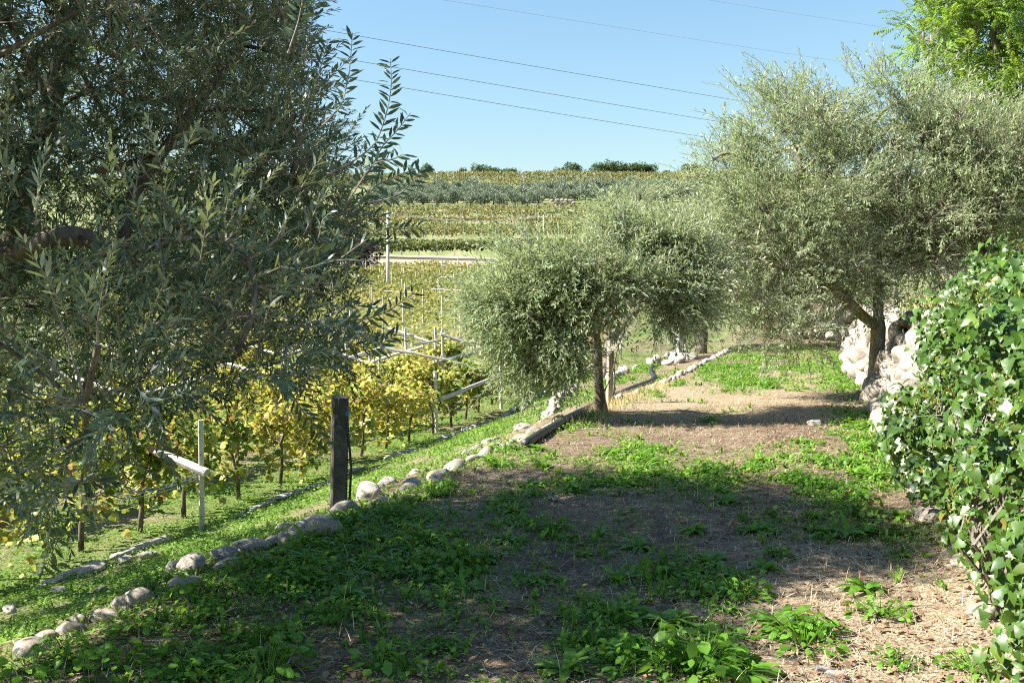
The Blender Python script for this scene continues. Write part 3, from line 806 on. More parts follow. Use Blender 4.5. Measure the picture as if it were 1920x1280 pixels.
def hill_h(y_, x=0): return float(gh(x, y_))
def hill_row(yr, x0, x1, h0, h1, depth, n, label, green, posts=2.6, ph=2.0, leaf=.32):
    root = tag(empty('vine_row', ((x0 + x1) / 2, yr, float(gh((x0 + x1) / 2, yr)))), label, 'vine row', 'vine rows on the far hillside')
    b = np.array(root.location); r = np.random.default_rng(int(yr * 10))
    n = int(n * 1.5); g = Geo(); x = r.uniform(x0, x1, n); y = yr + tilt(x, yr) + r.normal(0, depth, n); dens = fbm(x * .25, y * .25, 61)
    k = dens > .3; x, y = x[k], y[k]; z = gh(x, y) + h0 + (h1 - h0) * r.uniform(0, 1, len(x)) ** .7 + .25 * (fbm(x * .5, y * 0, 63) - .5)
    d = r.normal(0, 1, (len(x), 3)); up = r.normal(0, .7, d.shape) + np.array([-.3, -.4, .8])
    f = np.clip(r.normal(green, .25, (len(x), 1)) + .5 * (fbm(x * .12, y * .1, 67)[:, None] - .5), 0, 1)
    C = np.array([.25, .215, .065]) * (1 - f) + np.array([.10, .14, .035]) * f
    g.inst((leaf_quad(1, .9, .1)[0], np.zeros((0, 3), int), np.array([(0, 1, 2, 3)])), basis(d, unit(up)) * r.uniform(.7, 1.3, len(x))[:, None, None] * leaf, np.stack([x, y, z], 1) - b, C * r.uniform(.75, 1.2, (len(x), 1)))
    tag(g.obj('foliage', M['vine'], root), kind='stuff')
    pm = HP.setdefault(ph, None)
    if pm is None:
        gg = Geo(); box(gg, (0, 0, ph / 2 - .1), (0, 0, 1), (ph + .2, .13, .13)); pm = HP[ph] = gg.mesh('post', M['concrete'])
    xx = x0
    while xx < x1:
        yp = yr + float(tilt(xx, yr)) - depth * 1.3 + random.uniform(-.2, .2); q = project((xx, yp, float(gh(xx, yp)) + 1))[0][0]
        if 640 < q < 1360: link('post', pm, root, (xx - b[0], yp - b[1], float(gh(xx, yp)) - b[2]))
        xx += posts * random.uniform(.8, 1.25)
    return root
HP = {}
hill_row(130.5, -60, 40, .75, 1.95, 1.2, 22000, 'tall dense green vine row directly above the pink wall', .85, 2.3, 1.7, .30)
hill_row(148, -60, 45, .3, 1.0, 1.2, 1800, 'thin grassy row with bare posts above the tall green row', .45, 2.0, 1.5, .34)
hill_row(163, -66, 50, .8, 1.95, 1.3, 7500, 'thick yellow green vine row with dark gap beneath', .5, 2.6, 1.9, .34)
hill_row(169, -68, 52, .6, 1.6, 1.3, 3600, 'sparse yellowish vine row just behind the thick row', .35, 3.0, 1.8, .36)
hill_row(178, -70, 55, .6, 1.6, 1.2, 4200, 'patchy olive green vine row in the middle of the hill', .65, 3.0, 1.8, .38)
hill_row(193, -74, 60, .7, 1.7, 1.3, 5200, 'yellow brown vine row under the pale terrace wall', .3, 3.4, 2.0, .4)
hill_row(208, -78, 64, .7, 1.8, 1.3, 5600, 'vine row with dark openings two below the olive grove', .55, 3.4, 2.0, .42)
hill_row(223, -82, 68, .7, 1.8, 1.4, 5600, 'golden vine row next below the olive grove', .35, 3.6, 2.1, .44)
hill_row(237.5, -86, 72, .6, 1.6, 1.4, 5000, 'vine row touching the lowest olive trees of the grove', .55, 3.8, 2.0, .46)
hill_row(352, -130, 110, .5, 1.3, 2.2, 5000, 'low vine row just above the olive grove', .4, 5, 2.4, .6)
hill_row(372, -140, 120, .9, 2.4, 2.0, 8000, 'upper vine row with a line of pale posts near the crest', .5, 3.4, 2.6, .6)
hill_row(396, -150, 130, .0, 2.2, 3.6, 16000, 'topmost vine row running along the crest of the hill', .35, 5, 3.0, .6)
# pale terrace walls seen between the rows
for (px0, px1, py, Y, hh, lb) in ((1035, 1080, 384, 262, 2.2, 'short pale dry wall beside the olive grove'), (760, 1010, 413, 205, .7, 'thin pale terrace wall crossing the middle of the hill')):
    a, b = at(px0, py, Y), at(px1, py, Y); zc = float(gh((a[0] + b[0]) / 2, Y))
    root = tag(empty('terrace_wall', ((a[0] + b[0]) / 2, Y, zc)), lb, 'wall'); n = int((b[0] - a[0]) / 1.1)
    for rr in range(max(1, int(hh / .7))):
        for k in range(n):
            x = a[0] + (b[0] - a[0]) * (k + .5 * (rr % 2)) / n
            put_stone(S_w, root, (x, Y + random.uniform(-.2, .2), float(gh(x, Y)) + .62 * rr), (1.35, .8, .8), random.uniform(-.1, .1), .2, .1)

# far olive grove: each tree on its own, a few shared shapes
def far_tree_meshes(seed, n, leaf, mat, lo, hi, rx=1.0, rz=.85, lob=7, trunk_h=.9):
    r = np.random.default_rng(seed); g = Geo()
    cs = [(np.array([0, 0, .95]), np.array([.8, .8, .65]))] + [(np.array([*(r.uniform(-.62, .62, 2) * rx), r.uniform(.65, 1.4)]), r.uniform(.32, .52, 3)) for _ in range(lob)]
    k = r.integers(0, len(cs), n); c = np.array([cs[i][0] for i in k]); rd = np.array([cs[i][1] for i in k])
    o = unit(r.normal(size=(n, 3))); p = c + o * rd * (r.uniform(.55, 1.05, (n, 1)))
    p[:, 2] = np.maximum(p[:, 2], .12 + .1 * r.uniform(0, 1, n)); d = o + r.normal(0, .6, (n, 3)); up = o * .8 + r.normal(0, .5, (n, 3)) + [0, 0, .4]
    C = np.array(lo) + (np.array(hi) - np.array(lo)) * r.uniform(0, 1, (n, 1))
    g.inst((leaf_quad(1, .62, .1)[0], np.zeros((0, 3), int), np.array([(0, 1, 2, 3)])), basis(d, unit(up)) * r.uniform(.7, 1.3, n)[:, None, None] * leaf, p, C)
    t = Geo(); tube(t, [(0, 0, -.25), (.03, .02, .3), (.0, .03, .8)], [.09, .07, .05], 6); 
    for q in cs[1:5]: tube(t, [(0, .02, .55), tuple(q[0] * .6 + np.array([0, 0, .25])), tuple(q[0])], [.05, .035, .02], 5)
    return g.mesh('crown', mat), t.mesh('trunk', M['bark'], True)
FO = [far_tree_meshes(70 + i, 1300, .15, M['olive_far'], (.75, .8, .8), (1.3, 1.25, 1.3)) for i in range(5)]
def far_tree(var, x, y, s, name, label, cat, group, sz=None):
    root = tag(empty(name, (x, y, float(gh(x, y))), random.uniform(0, 6.28)), label, cat, group)
    root.scale = (s, s, s if sz is None else sz)
    link('crown', var[0], root); link('trunk', var[1], root); return root
cnt = 0
ORD = ['lowest row', 'second row up', 'third row up', 'fourth row up', 'fifth row up', 'sixth row up', 'row below the top', 'topmost row']
for gi, row_y in enumerate((259, 267, 275, 284, 293, 302, 312, 321)):
    x = -.135 * row_y + random.uniform(-2, 2)
    while x < .20 * row_y:
        px = project((x, row_y, float(gh(x, row_y)) + 1))[0][0]
        top = 345 if 860 < px < 945 or px > 1190 else (328 if 880 < px else 336)
        if px > 1010 and row_y < 270: x += 4; continue
        if row_y > 300 and 930 < px < 990: x += 4; continue
        if cnt < 215:
            far_tree(FO[cnt % 5], x, row_y + random.uniform(-1.5, 1.5), random.uniform(1.9, 2.7), 'olive_tree', 'small grey green olive in the ' + ORD[gi] + ' of the far hillside grove', 'olive tree', 'olives of the far grove, ' + ORD[gi]); cnt += 1
        x += random.uniform(3.3, 4.5)
OK_ = [far_tree_meshes(90 + i, 1500, .16, M['oak'], (.7, .8, .7), (1.4, 1.3, 1.2), 1.1, .8, 9) for i in range(3)]
for i, (px, wpx, top, lb) in enumerate(((800, 23, 311, 'lone round dark tree on the left of the crest'), (868, 17, 320, 'small round grey bush on the crest beside the long bush'), (900, 34, 314, 'wide low dark bush on the crest'),
        (928, 30, 318, 'low ragged bush right of the wide crest bush'), (955, 26, 321, 'flat faint bush on the crest'), (1050, 22, 320, 'low bush leaning on the pointed crest tree'), (1074, 30, 309, 'pointed dark tree standing alone on the crest'), (1124, 36, 311, 'leftmost tree of the dark crest clump'),
        (1150, 44, 308, 'tallest tree of the dark crest clump'), (1176, 36, 311, 'middle tree of the dark crest clump'), (1198, 38, 311, 'rounded tree near the end of the dark crest clump'), (1217, 30, 313, 'last tree at the end of the dark crest clump'), (1302, 44, 311, 'dark tree on the crest behind the tall olive shoots'), (1010, 14, 326, 'tiny bush on the crest line'), (1250, 18, 325, 'tiny grey bush near the crest posts'))):
    Y = 405.0; p = at(px, 331, Y); z = float(gh(p[0], Y)); hgt = max(1.6, (at(px, top - 5, Y)[2] - z)); s = wpx * 1.2 / FPX * Y / 2.1
    root = far_tree(OK_[i % 3], p[0], Y, s, 'crest_tree', lb, 'tree', 'trees along the crest', hgt / 1.72)
# purple leaved tree beyond the field
PU_ = far_tree_meshes(99, 2600, .13, M['purple'], (.6, .7, .7), (1.6, 1.4, 1.4), 1.0, .9, 9)
for px, py, s, lb in ((668, 482, 2.9, 'dark purple leaved tree behind the olive branches at the field end'), (610, 484, 2.4, 'smaller purple tree hidden behind the olive leaves')):
    p = at(px, py, 117.5); far_tree(PU_, p[0], 117.5, s, 'purple_tree', lb, 'tree', None, s * 1.05)

# ================================================================== POLES AND CABLES
def pole(px, top, Y, rad, label, name='utility_pole', mat='metal'):
    t = at(px, top, Y); z = float(gh(t[0], Y)); root = tag(empty(name, (t[0], Y, z)), label, 'pole')
    h = t[2] - z; g = Geo(); tube(g, [(0, 0, -.6), (0, 0, h * .5), (0, 0, h)], [rad, rad * .85, rad * .65], 10); g.obj('shaft', M[mat], root, True)
    g = Geo(); box(g, (0, 0, h - .25), (1, 0, 0), (.9, .08, .08)); g.obj('crossarm', M[mat], root)
    for k in (-.4, .4):
        g = Geo(); tube(g, [(k, 0, h - .21), (k, 0, h - .08)], [.05, .035], 6); g.obj('insulator', M['coping'], root)
    return root, t
pl, tl = pole(727, 396, 82, .15, 'slim grey utility pole rising from the far pergola field')
pr, tr_ = pole(1019, 402, 88, .06, 'thin pale pole rising behind the round olive crown', mat='white_cable')
def cable(a, b, sag, rad, label, group, mat='cable', name='power_cable', n=40):
    a, b = np.array(a), np.array(b); f = np.linspace(0, 1, n)[:, None]; p = a * (1 - f) + b * f; p[:, 2] -= (4 * sag * f * (1 - f))[:, 0]
    g = Geo(); tube(g, p, rad, 5); return tag(g.obj(name, M[mat], smooth=True), label, 'cable', group)
for k in (-.4, .4):
    cable(tl + np.array([k, 0, -.12]), tr_ + np.array([k, 0, -.12]), .55, .018, 'sagging pale cable strung between the two field poles', 'cables between the field poles', 'white_cable')
def long_cable(p0, p1, H, e0, e1, sag, rad, label, group):
    """through two pixels at height H above the camera, run on to both ends"""
    d0, d1 = ray(*p0), ray(*p1); a = d0 * (H / d0[2]); b = d1 * (H / d1[2])
    v = b - a; A = a - v * e0; B = b + v * e1; A[2] += CAMH; B[2] += CAMH
    cable(A, B, sag, rad, label, group); return A, B
ends = []
for p0, p1, H, lb in (((585, 42), (1410, 187), 12.0, 'highest and darkest of the three parallel power cables'), ((600, 92), (1400, 231), 11.0, 'middle one of the three parallel power cables'), ((610, 130), (1350, 256), 10.2, 'lowest of the three parallel power cables')):
    ends.append(long_cable(p0, p1, H, 1.0, .62, 0.25, .012, lb, 'power cables over the terrace'))
long_cable((870, 0), (1640, 122), 26, 1.2, .55, .3, .009, 'faint high cable above the three power cables', 'faint high cables')
long_cable((1360, 0), (1700, 55), 30, 3.0, 1.0, .3, .009, 'faintest cable crossing the top right of the sky', 'faint high cables')
for i in (0, 1):
    E = [e[i] for e in ends]; c = np.mean(E, 0); z = float(gh(c[0], c[1])); root = tag(empty('power_pole', (c[0], c[1], z)), 'wooden power pole carrying the three cables, ' + ('left of the field' if i == 0 else 'behind the tall trees'), 'pole')
    h = c[2] - z + 1.2; g = Geo(); tube(g, [(0, 0, -.6), (0, 0, h)], [.17, .11], 10); g.obj('shaft', M['postwood'], root, True)
    for e in E:
        q = e - np.array([c[0], c[1], z]); g = Geo(); beam(g, (0, 0, q[2]), q, .08, .08); g.obj('crossarm', M['metal'], root)

# ================================================================== OLIVE TREES
LLn = leaf_long(1.0, .235, .12)
NEAR_L = [(.22, 8, .064, .15), (.30, 10, .068, .25), (.18, 7, .06, .05), (.32, 11, .064, .38), (.26, 9, .062, .1), (.22, 8, .07, .3)]
near_t = [sprig_template(L, n, ll, LLn, 10 + i, cv) for i, (L, n, ll, cv) in enumerate(NEAR_L)]
near_t += [sprig_template(L, n, ll, leaf_quad(1.0, .235, .12), 10 + i, cv) for i, (L, n, ll, cv) in enumerate(NEAR_L)]
near_s = [stem_template(L, cv) for (L, n, ll, cv) in NEAR_L] * 2
MQ = leaf_quad(1.0, .26, .12)
MID_L = [(.36, 8, .074, .2), (.46, 9, .076, .35), (.30, 7, .07, .1), (.40, 8, .08, .5)]
mid_t = [sprig_template(L, n, ll, MQ, 30 + i, cv) for i, (L, n, ll, cv) in enumerate(MID_L)]
mid_s = [stem_template(L, cv, .004) for (L, n, ll, cv) in MID_L]

# --- the near tree at the left; its crown keeps to the outline the photograph shows
poly = np.array([(-4000, -4000), (520, -4000), (545, 0), (560, 90), (585, 180), (615, 250), (640, 330), (668, 400), (665, 470), (650, 520), (640, 570), (690, 590), (675, 640), (650, 690),
                 (600, 700), (520, 715), (430, 730), (360, 750), (290, 770), (235, 830), (190, 900), (130, 950), (40, 980), (-4000, 1050)], float)
def inpoly(x, y):
    c = np.zeros(len(x), bool); j = len(poly) - 1
    for i in range(len(poly)):
        xi, yi = poly[i]; xj, yj = poly[j]
        hit = ((yi > y) != (yj > y)) & (x < (xj - xi) * (y - yi) / (yj - yi + 1e-9) + xi); c ^= hit; j = i
    return c
def keep_near(P):
    x, y, d = project(P); ok = inpoly(x + rng.normal(0, 14, len(x)), y + rng.normal(0, 14, len(y))) & (d > 2.9)
    thin = (y > 560) & (rng.uniform(0, 1, len(x)) < .25)                 # lower crown is looser
    limb = (x < 235) & (y > 395) & (y < 540) & (d < 5.2) & (rng.uniform(0, 1, len(x)) < .9)   # the bare limb shows here
    return ok & ~thin & ~limb
near_base = (-5.2, 6.6, float(gh(-5.2, 6.6)))
def far_lobe(c, rd, s): return (tuple(np.array([0, 0, CAMH]) + (np.array(c) - np.array([0, 0, CAMH])) * s), (rd[0] * s, rd[1], rd[2] * s))
lobes = [far_lobe((-2.2, 5.0, 2.7), (1.75, 1.5, 1.25), 1.3), far_lobe((-3.0, 6.2, 3.1), (2.0, 1.4, 1.2), 1.2), ((-2.25, 4.6, 1.35), (1.35, 1.2, .8)), far_lobe((-1.3, 5.0, 1.95), (.95, 1.2, .95), 1.3),
         far_lobe((-2.9, 4.8, 3.2), (1.5, 1.2, .9), 1.3), far_lobe((-1.5, 6.0, 2.8), (1.0, 1.1, 1.0), 1.15), ((-1.7, 4.6, 1.0), (.7, .9, .5)), far_lobe((-2.4, 5.0, 1.5), (1.4, 1.2, .8), 1.25), ((-3.7, 4.8, 2.6), (1.0, 1.0, .8)), ((-4.0, 4.7, 3.4), (.9, .8, .5)), ((-4.4, 5.8, 3.9), (.9, .8, .6)), ((-3.7, 3.7, 3.2), (1.0, .8, .6)), ((-3.6, 3.4, 2.2), (.8, .7, .5))]  # closing lobes, out of view at left, added to shade the foreground
limbs = [[(-4.5, 6.3, 1.35), at(-60, 512, 5.3), at(60, 455, 5.0), at(150, 434, 5.0), at(215, 470, 5.4), at(300, 560, 6.30), at(420, 600, 6.55)],
         [at(150, 432, 5.67), at(230, 360, 5.92), at(330, 250, 6.30), at(430, 120, 6.68)],
         [(-4.5, 6.3, 1.35), at(-60, 590, 6.17), at(20, 530, 6.17), at(80, 495, 6.30), at(230, 480, 6.68), at(400, 420, 7.06), at(560, 330, 7.06)],
         [at(-60, 510, 5.80), at(30, 380, 6.05), at(70, 290, 6.30), at(110, 150, 6.55), at(160, -60, 6.80)],
         [(-4.5, 6.3, 1.35), (-4.2, 7.2, 2.3), (-3.8, 7.6, 3.2), (-3.3, 7.8, 4.2)]]
near_hold = {}
SHOOTS = [[(610, 330), (668, 300), (705, 270), (722, 225), (735, 165), (732, 110)], [(640, 350), (690, 330), (715, 275), (745, 245), (770, 212)], [(600, 240), (640, 200), (655, 140), (661, 62)],
          [(650, 380), (700, 305), (735, 300), (755, 290)], [(660, 400), (700, 350), (745, 330), (785, 314)], [(640, 440), (700, 400), (740, 432), (790, 425)], [(600, 600), (680, 600), (725, 585), (775, 550)],
          [(560, 640), (640, 640), (700, 655), (745, 625)], [(560, 250), (588, 170), (606, 110), (614, 80)], [(570, 120), (580, 60), (592, 5)], [(540, 100), (560, 40), (572, -30)], [(690, 380), (735, 372), (765, 352), (790, 318)],
          [(90, 960), (110, 1010), (95, 1040), (85, 1075)], [(520, 690), (560, 760), (590, 800), (610, 830)]]
def near_extra(root, g, tg, base):
    r = np.random.default_rng(77); leaves = []
    for si, sh in enumerate(SHOOTS):
        Y = 5.3 + .3 * math.sin(si * 1.7); P = np.array([at(*q, Y + .05 * k) for k, q in enumerate(sh)])
        f = np.linspace(0, len(sh) - 1, 26); p = np.stack([np.interp(f, np.arange(len(sh)), P[:, k]) for k in range(3)], 1)
        for _ in range(4): p[1:-1] = .25 * p[:-2] + .5 * p[1:-1] + .25 * p[2:]
        tube(tg, p - base, np.linspace(.0055, .0018, 26), 4)
        L = np.concatenate([[0], np.cumsum(np.linalg.norm(np.diff(p, axis=0), axis=1))]); s = L[-1] * .22
        while s < L[-1]:
            q = np.array([np.interp(s, L, p[:, k]) for k in range(3)]); q2 = np.array([np.interp(min(s + .02, L[-1]), L, p[:, k]) for k in range(3)])
            t = unit(q2 - q + 1e-6); sd = unit(np.cross(t, [0.1, -1, .2]))
            for sg in (1, -1):
                a = R(r.uniform(35, 65)); d = unit(t * math.cos(a) + sd * sg * math.sin(a) + r.normal(0, .12, 3))
                leaves.append((basis(d[None], unit(np.array([[.2, -1, .5]]) + r.normal(0, .5, (1, 3))))[0] * r.uniform(.06, .1), q))
            s += r.uniform(.028, .042)
    near_hold['shoot_leaves'] = leaves
root, crown, pts, Mx, which = tree('olive_tree', 'large near olive with dark leafy branches arching over the slope', 'olive tree', near_base,
     [near_base, (-5.1, 6.55, .1), (-4.85, 6.45, .8), (-4.5, 6.3, 1.35)], limbs, lobes, .145, 13800, near_t, near_s, M['olive'], M['bark'], 501, n_sec=300,
     keep=keep_near, shell=.8, gap=.2, cl=(560, .23), tint=((.55, .6, .6), (1.3, 1.28, 1.35)), scale=(.8, 1.25), up=.5, droop=.10, extra=near_extra)
# the leaves that show largest are pieces of their own
LM = []
for k in range(6):
    gg = Geo(); V, T, Q = leaf_long(1.0, .20 + .02 * (k % 3), .06 + .06 * k); gg.add(V, T, Q, np.array([1, 1, 1]) * (.75 + .12 * k)); LM.append(gg.mesh('leaf', M['olive']))
for i, (m3, q) in enumerate(near_hold['shoot_leaves'][:300]):
    o = link('leaf', LM[i % 6], crown); Mw = Matrix.Identity(4)
    for a in range(3):
        for b in range(3): Mw[a][b] = m3[a, b]
        Mw[a][3] = q[a] - near_base[a]
    o.matrix_local = Mw
g = Geo()
for (m3, q) in near_hold['shoot_leaves'][300:]:
    V, T, Q = LLn; g.add(V @ m3.T + (q - np.array(near_base)), T, Q)
if g.n: tag(g.obj('leaves', M['olive'], crown), kind='stuff')
# a few ripe olives
rr = np.random.default_rng(3); om = solid_mat('ripe_olive', [(.3, (.015, .012, .018)), (.7, (.04, .03, .04))], 8, .35, 0, spec=.5)
ol = stone_mesh(900, 2, om, .02); ol.name = 'olive'
for i in rr.choice(len(pts), 40, replace=False):
    o = link('olive', ol, crown, tuple(pts[i] - np.array(near_base) - np.array([0, 0, .03]))); o.scale = (.017, .017, .023)

def olive(label, base, path, limbs, lobes, r_base, n, seed, bark='bark', group='olives along the terrace', tint=((.8, .82, .75), (1.25, 1.22, 1.25)), shell=.7, gap=.26, n_sec=80, up=.45, droop=.2, keep=None, scale=(.75, 1.5), cl=(150, .19)):
    return tree('olive_tree', label, 'olive tree', base, path, limbs, lobes, r_base, n, mid_t, mid_s, M['olive_mid'], M[bark], seed, n_sec=n_sec, group=group, tint=tint, shell=shell, gap=gap, up=up, droop=droop, keep=keep, scale=scale, cl=cl)

# --- a tree off to the left behind it, whose crown shades the terrace
b = np.array([-6.6, 10.2, float(gh(-6.6, 10.2))])
olive('olive behind the near one, rising from the lower slope at its left', b, [b, b + [.1, 0, 1.0], b + [.3, .1, 1.9]], [[b + [.3, .1, 1.9], b + [1.2, .3, 3.0], b + [2.0, .2, 4.0]], [b + [.3, .1, 1.9], b + [-.8, .4, 3.2]], [b + [.2, .1, 1.5], b + [.5, -1.2, 3.0]]],
      [(b + [.6, 0, 3.6], (2.1, 2.2, 1.3)), (b + [1.6, .4, 4.1], (1.5, 1.8, 1.1)), (b + [-.8, 0, 3.3], (1.5, 1.6, 1.1))], .16, 1900, 520)

# --- B: the round olive with twin trunk at the terrace edge
b = at(1131, 757, 14.7); b[2] = float(gh(b[0], b[1])); Y = b[1]
def pB(px, py, dy=0): return at(px, py, Y + dy)
olive('round bushy olive with a dark curved trunk beside the mottled post', b, [b, pB(1119, 700), pB(1121, 650), pB(1112, 618)],
      [[pB(1112, 618), pB(1080, 580, -.4), pB(1020, 540, -.6)], [pB(1121, 640), pB(1127, 600), pB(1140, 588, .1), pB(1180, 540, .4), pB(1230, 500, .5)], [pB(1112, 618), pB(1105, 560, .5), pB(1110, 480, .3)], [pB(1112, 618), pB(1150, 600, -.8), pB(1190, 560, -1)], [pB(1128, 745), pB(1150, 690, .25), pB(1160, 640, .3), pB(1200, 570, .3)]],
      [(pB(1075, 530, -.9), (.82, .85, .5)), (pB(975, 580, -.9), (.5, .6, .4)), (pB(1185, 520, -.8), (.8, .85, .48)), (pB(1140, 455, -.8), (.48, .6, .28)), (pB(1275, 520, -.7), (.42, .6, .38)), (pB(1010, 640, -1.0), (.4, .5, .36)),
       (pB(1045, 700, -.8), (.26, .35, .22)), (pB(950, 610, -.8), (.24, .35, .26)), (pB(1165, 425, -.6), (.26, .35, .16)), (pB(1215, 570, -1.2), (.5, .45, .28)), (pB(1080, 600, -1.4), (.5, .35, .3)), (pB(1015, 500, -.8), (.42, .5, .28)), (pB(1250, 460, -.5), (.38, .5, .22)), (pB(1085, 455, -.6), (.36, .5, .22)),
       (pB(970, 650, -.9), (.3, .4, .3)), (pB(1060, 660, -1.0), (.34, .4, .32)), (pB(1010, 695, -.9), (.28, .35, .24)), (pB(945, 560, -.8), (.3, .4, .3)), (pB(1205, 600, -1.0), (.36, .4, .26)), (pB(1130, 565, -1.3), (.6, .4, .4))], .08, 5600, 540, shell=.8, cl=(260, .12))
b2_ = gpt(1143, 757)
# --- C, D: olives further along the edge
b = np.array([ux(-7.5, 34.0), 34.0, 0]); b[2] = float(gh(b[0], b[1])); Y = b[1]
olive('olive behind the round one, crown merging into the terrace row', b, [b, b + [.1, 0, .8], b + [.1, .1, 1.3]], [[b + [.1, .1, 1.3], b + [.9, .2, 2.3]], [b + [.1, .1, 1.3], b + [-.9, .2, 2.3]], [b + [.1, 0, 1.2], b + [.2, -.6, 2.6]]],
      [(pB(1250, 490), (2.3, 2.0, 1.7)), (pB(1310, 430, .2), (1.7, 1.7, 1.4)), (pB(1205, 420, .3), (1.6, 1.6, 1.1)), (pB(1230, 570), (1.5, 1.5, .9))], .17, 3000, 560)
b = np.array([ux(-4.7, 38.0), 38.0, 0]); b[2] = float(gh(b[0], b[1])); Y = b[1]
olive('dark trunked olive standing furthest along the terrace edge', b, [b, b + [.1, 0, .8], b + [-.1, .1, 1.6]], [[b + [0, .1, 1.5], b + [1.2, .2, 2.6]], [b + [0, .1, 1.5], b + [-1.2, .2, 2.6]]],
      [(pB(1340, 520), (2.2, 2, 1.5)), (pB(1420, 470), (2.0, 1.8, 1.5)), (pB(1300, 480), (1.6, 1.6, 1.2)), (pB(1410, 570), (1.8, 1.7, .8))], .2, 2600, 580)
b = np.array([ux(-1.0, 44.0), 44.0, 0]); b[2] = float(gh(b[0], b[1])); Y = b[1]
olive('olive closing the far end of the terrace behind the others', b, [b, b + [.1, 0, .8], b + [-.1, .1, 1.6]], [[b + [0, .1, 1.5], b + [1.2, .2, 2.6]], [b + [0, .1, 1.5], b + [-1.2, .2, 2.6]]],
      [(pB(1500, 520), (2.8, 2.2, 1.7)), (pB(1590, 500), (2.0, 1.8, 1.8)), (pB(1420, 510), (2.0, 1.6, 1.4)), (pB(1530, 440), (2.2, 2, 1.5))], .2, 2000, 590)
# --- A: the tall olive by the wall
b = gpt(1640, 737); b[2] = float(gh(b[0], b[1])); Y = b[1]
olive('tall olive with mossy trunk forking beside the white wall', b, [b, pB(1641, 690), pB(1648, 640), pB(1644, 560), pB(1648, 530)],
      [[pB(1646, 620), pB(1600, 580, -.1), pB(1540, 520, -.2), pB(1510, 450, -.3), pB(1506, 380, -.3), pB(1490, 300, -.2)], [pB(1648, 530), pB(1690, 450, .1), pB(1720, 400, .2), pB(1760, 300, .2)], [pB(1648, 530), pB(1640, 430, .3), pB(1630, 300, .3), pB(1650, 200, .2)],
       [pB(1540, 520, -.2), pB(1460, 500, -.6), pB(1400, 480, -.8)]],
      [(pB(1500, 390, -.1), (1.2, 1.4, 1.1)), (pB(1480, 260, .1), (.85, 1.0, .85)), (pB(1620, 330, .2), (1.3, 1.4, 1.25)), (pB(1420, 500, -.4), (.95, 1.0, .8)), (pB(1560, 500, .2), (1.0, 1.2, .7)), (pB(1650, 200, .2), (.85, 1.0, .75)), (pB(1730, 380, .3), (1.0, 1.2, 1.1)),
       (pB(1370, 420, -.2), (.55, .7, .6)), (pB(1420, 590, -.5), (.62, .8, .42)), (pB(1490, 200, .2), (.42, .5, .5)), (pB(1740, 520, .4), (.7, .8, .7)), (pB(1350, 320, 0), (.35, .5, .42)), (pB(1480, 610, -.6), (.6, .7, .3))], .125, 7000, 600, 'bark_moss', shell=.8, up=.7, cl=(230, .2))
# --- E: olive on the upper terrace behind the ivy
b = np.array([8.0, 16.2, 0]); b[2] = float(gh(b[0], b[1])); Y = b[1]
olive('olive on the upper terrace rising behind the ivy', b, [b, b + [-.1, 0, .7], b + [-.1, .1, 1.2]], [[b + [-.1, .1, 1.2], b + [-.9, -.2, 2.2], b + [-1.2, -.2, 3.2]], [b + [-.1, .1, 1.2], b + [.6, .2, 2.6], b + [.4, .3, 3.5]]],
      [(pB(1800, 330), (1.1, 1.2, .95)), (pB(1870, 300), (.8, 1.0, .7)), (pB(1760, 420, -.2), (.8, .9, .7)), (pB(1850, 400, .2), (.95, 1.0, .7)), (pB(1720, 260, .2), (.6, .9, .6)), (pB(1960, 390, .1), (.8, 1.1, .7))], .13, 3000, 620, shell=.8, up=.7, cl=(110, .2))

# --- robinia: pinnate leaves
RQ = leaf_quad(1.0, .5, .1)
def pinnate(L, n, ll, seed):
    r = random.Random(seed); parts = []
    for i in range(n):
        f = (i + 1) / (n + .5); x = L * f; z = -.3 * L * f * f
        for s in (1, -1):
            d = np.array([.45, s, -.25 - .3 * f]); parts.append((RQ, basis(unit(d)[None], None, np.array([r.uniform(-.4, .4)]))[0] * ll * r.uniform(.85, 1.1), np.array([x, 0, z])))
    parts.append((RQ, basis(np.array([[1, 0, -.6]]))[0] * ll, np.array([L, 0, -.3 * L]))); return parts
def rob_sprig(seed):
    r = random.Random(seed); allp = []
    for i in range(7):
        f = i / 6; d = np.array([.5 + f * .5, math.sin(i * 2.4) * (1.1 - f), math.cos(i * 2.4) * .8 * (1.1 - f) + .1]); B = basis(unit(d)[None])[0]
        for (tm, m, o) in pinnate(r.uniform(.19, .27), 6, .062, seed + i): allp.append((tm, B @ m, B @ o + np.array([.45 * f, 0, -.05 * f])))
    return merge_t(allp)
rob_t = [rob_sprig(5), rob_sprig(25), rob_sprig(45)]; rob_s = [stem_template(.45, .1, .005)] * 3
b = np.array([11.4, 22.0, 0]); b[2] = float(gh(b[0], b[1])); Y = b[1]
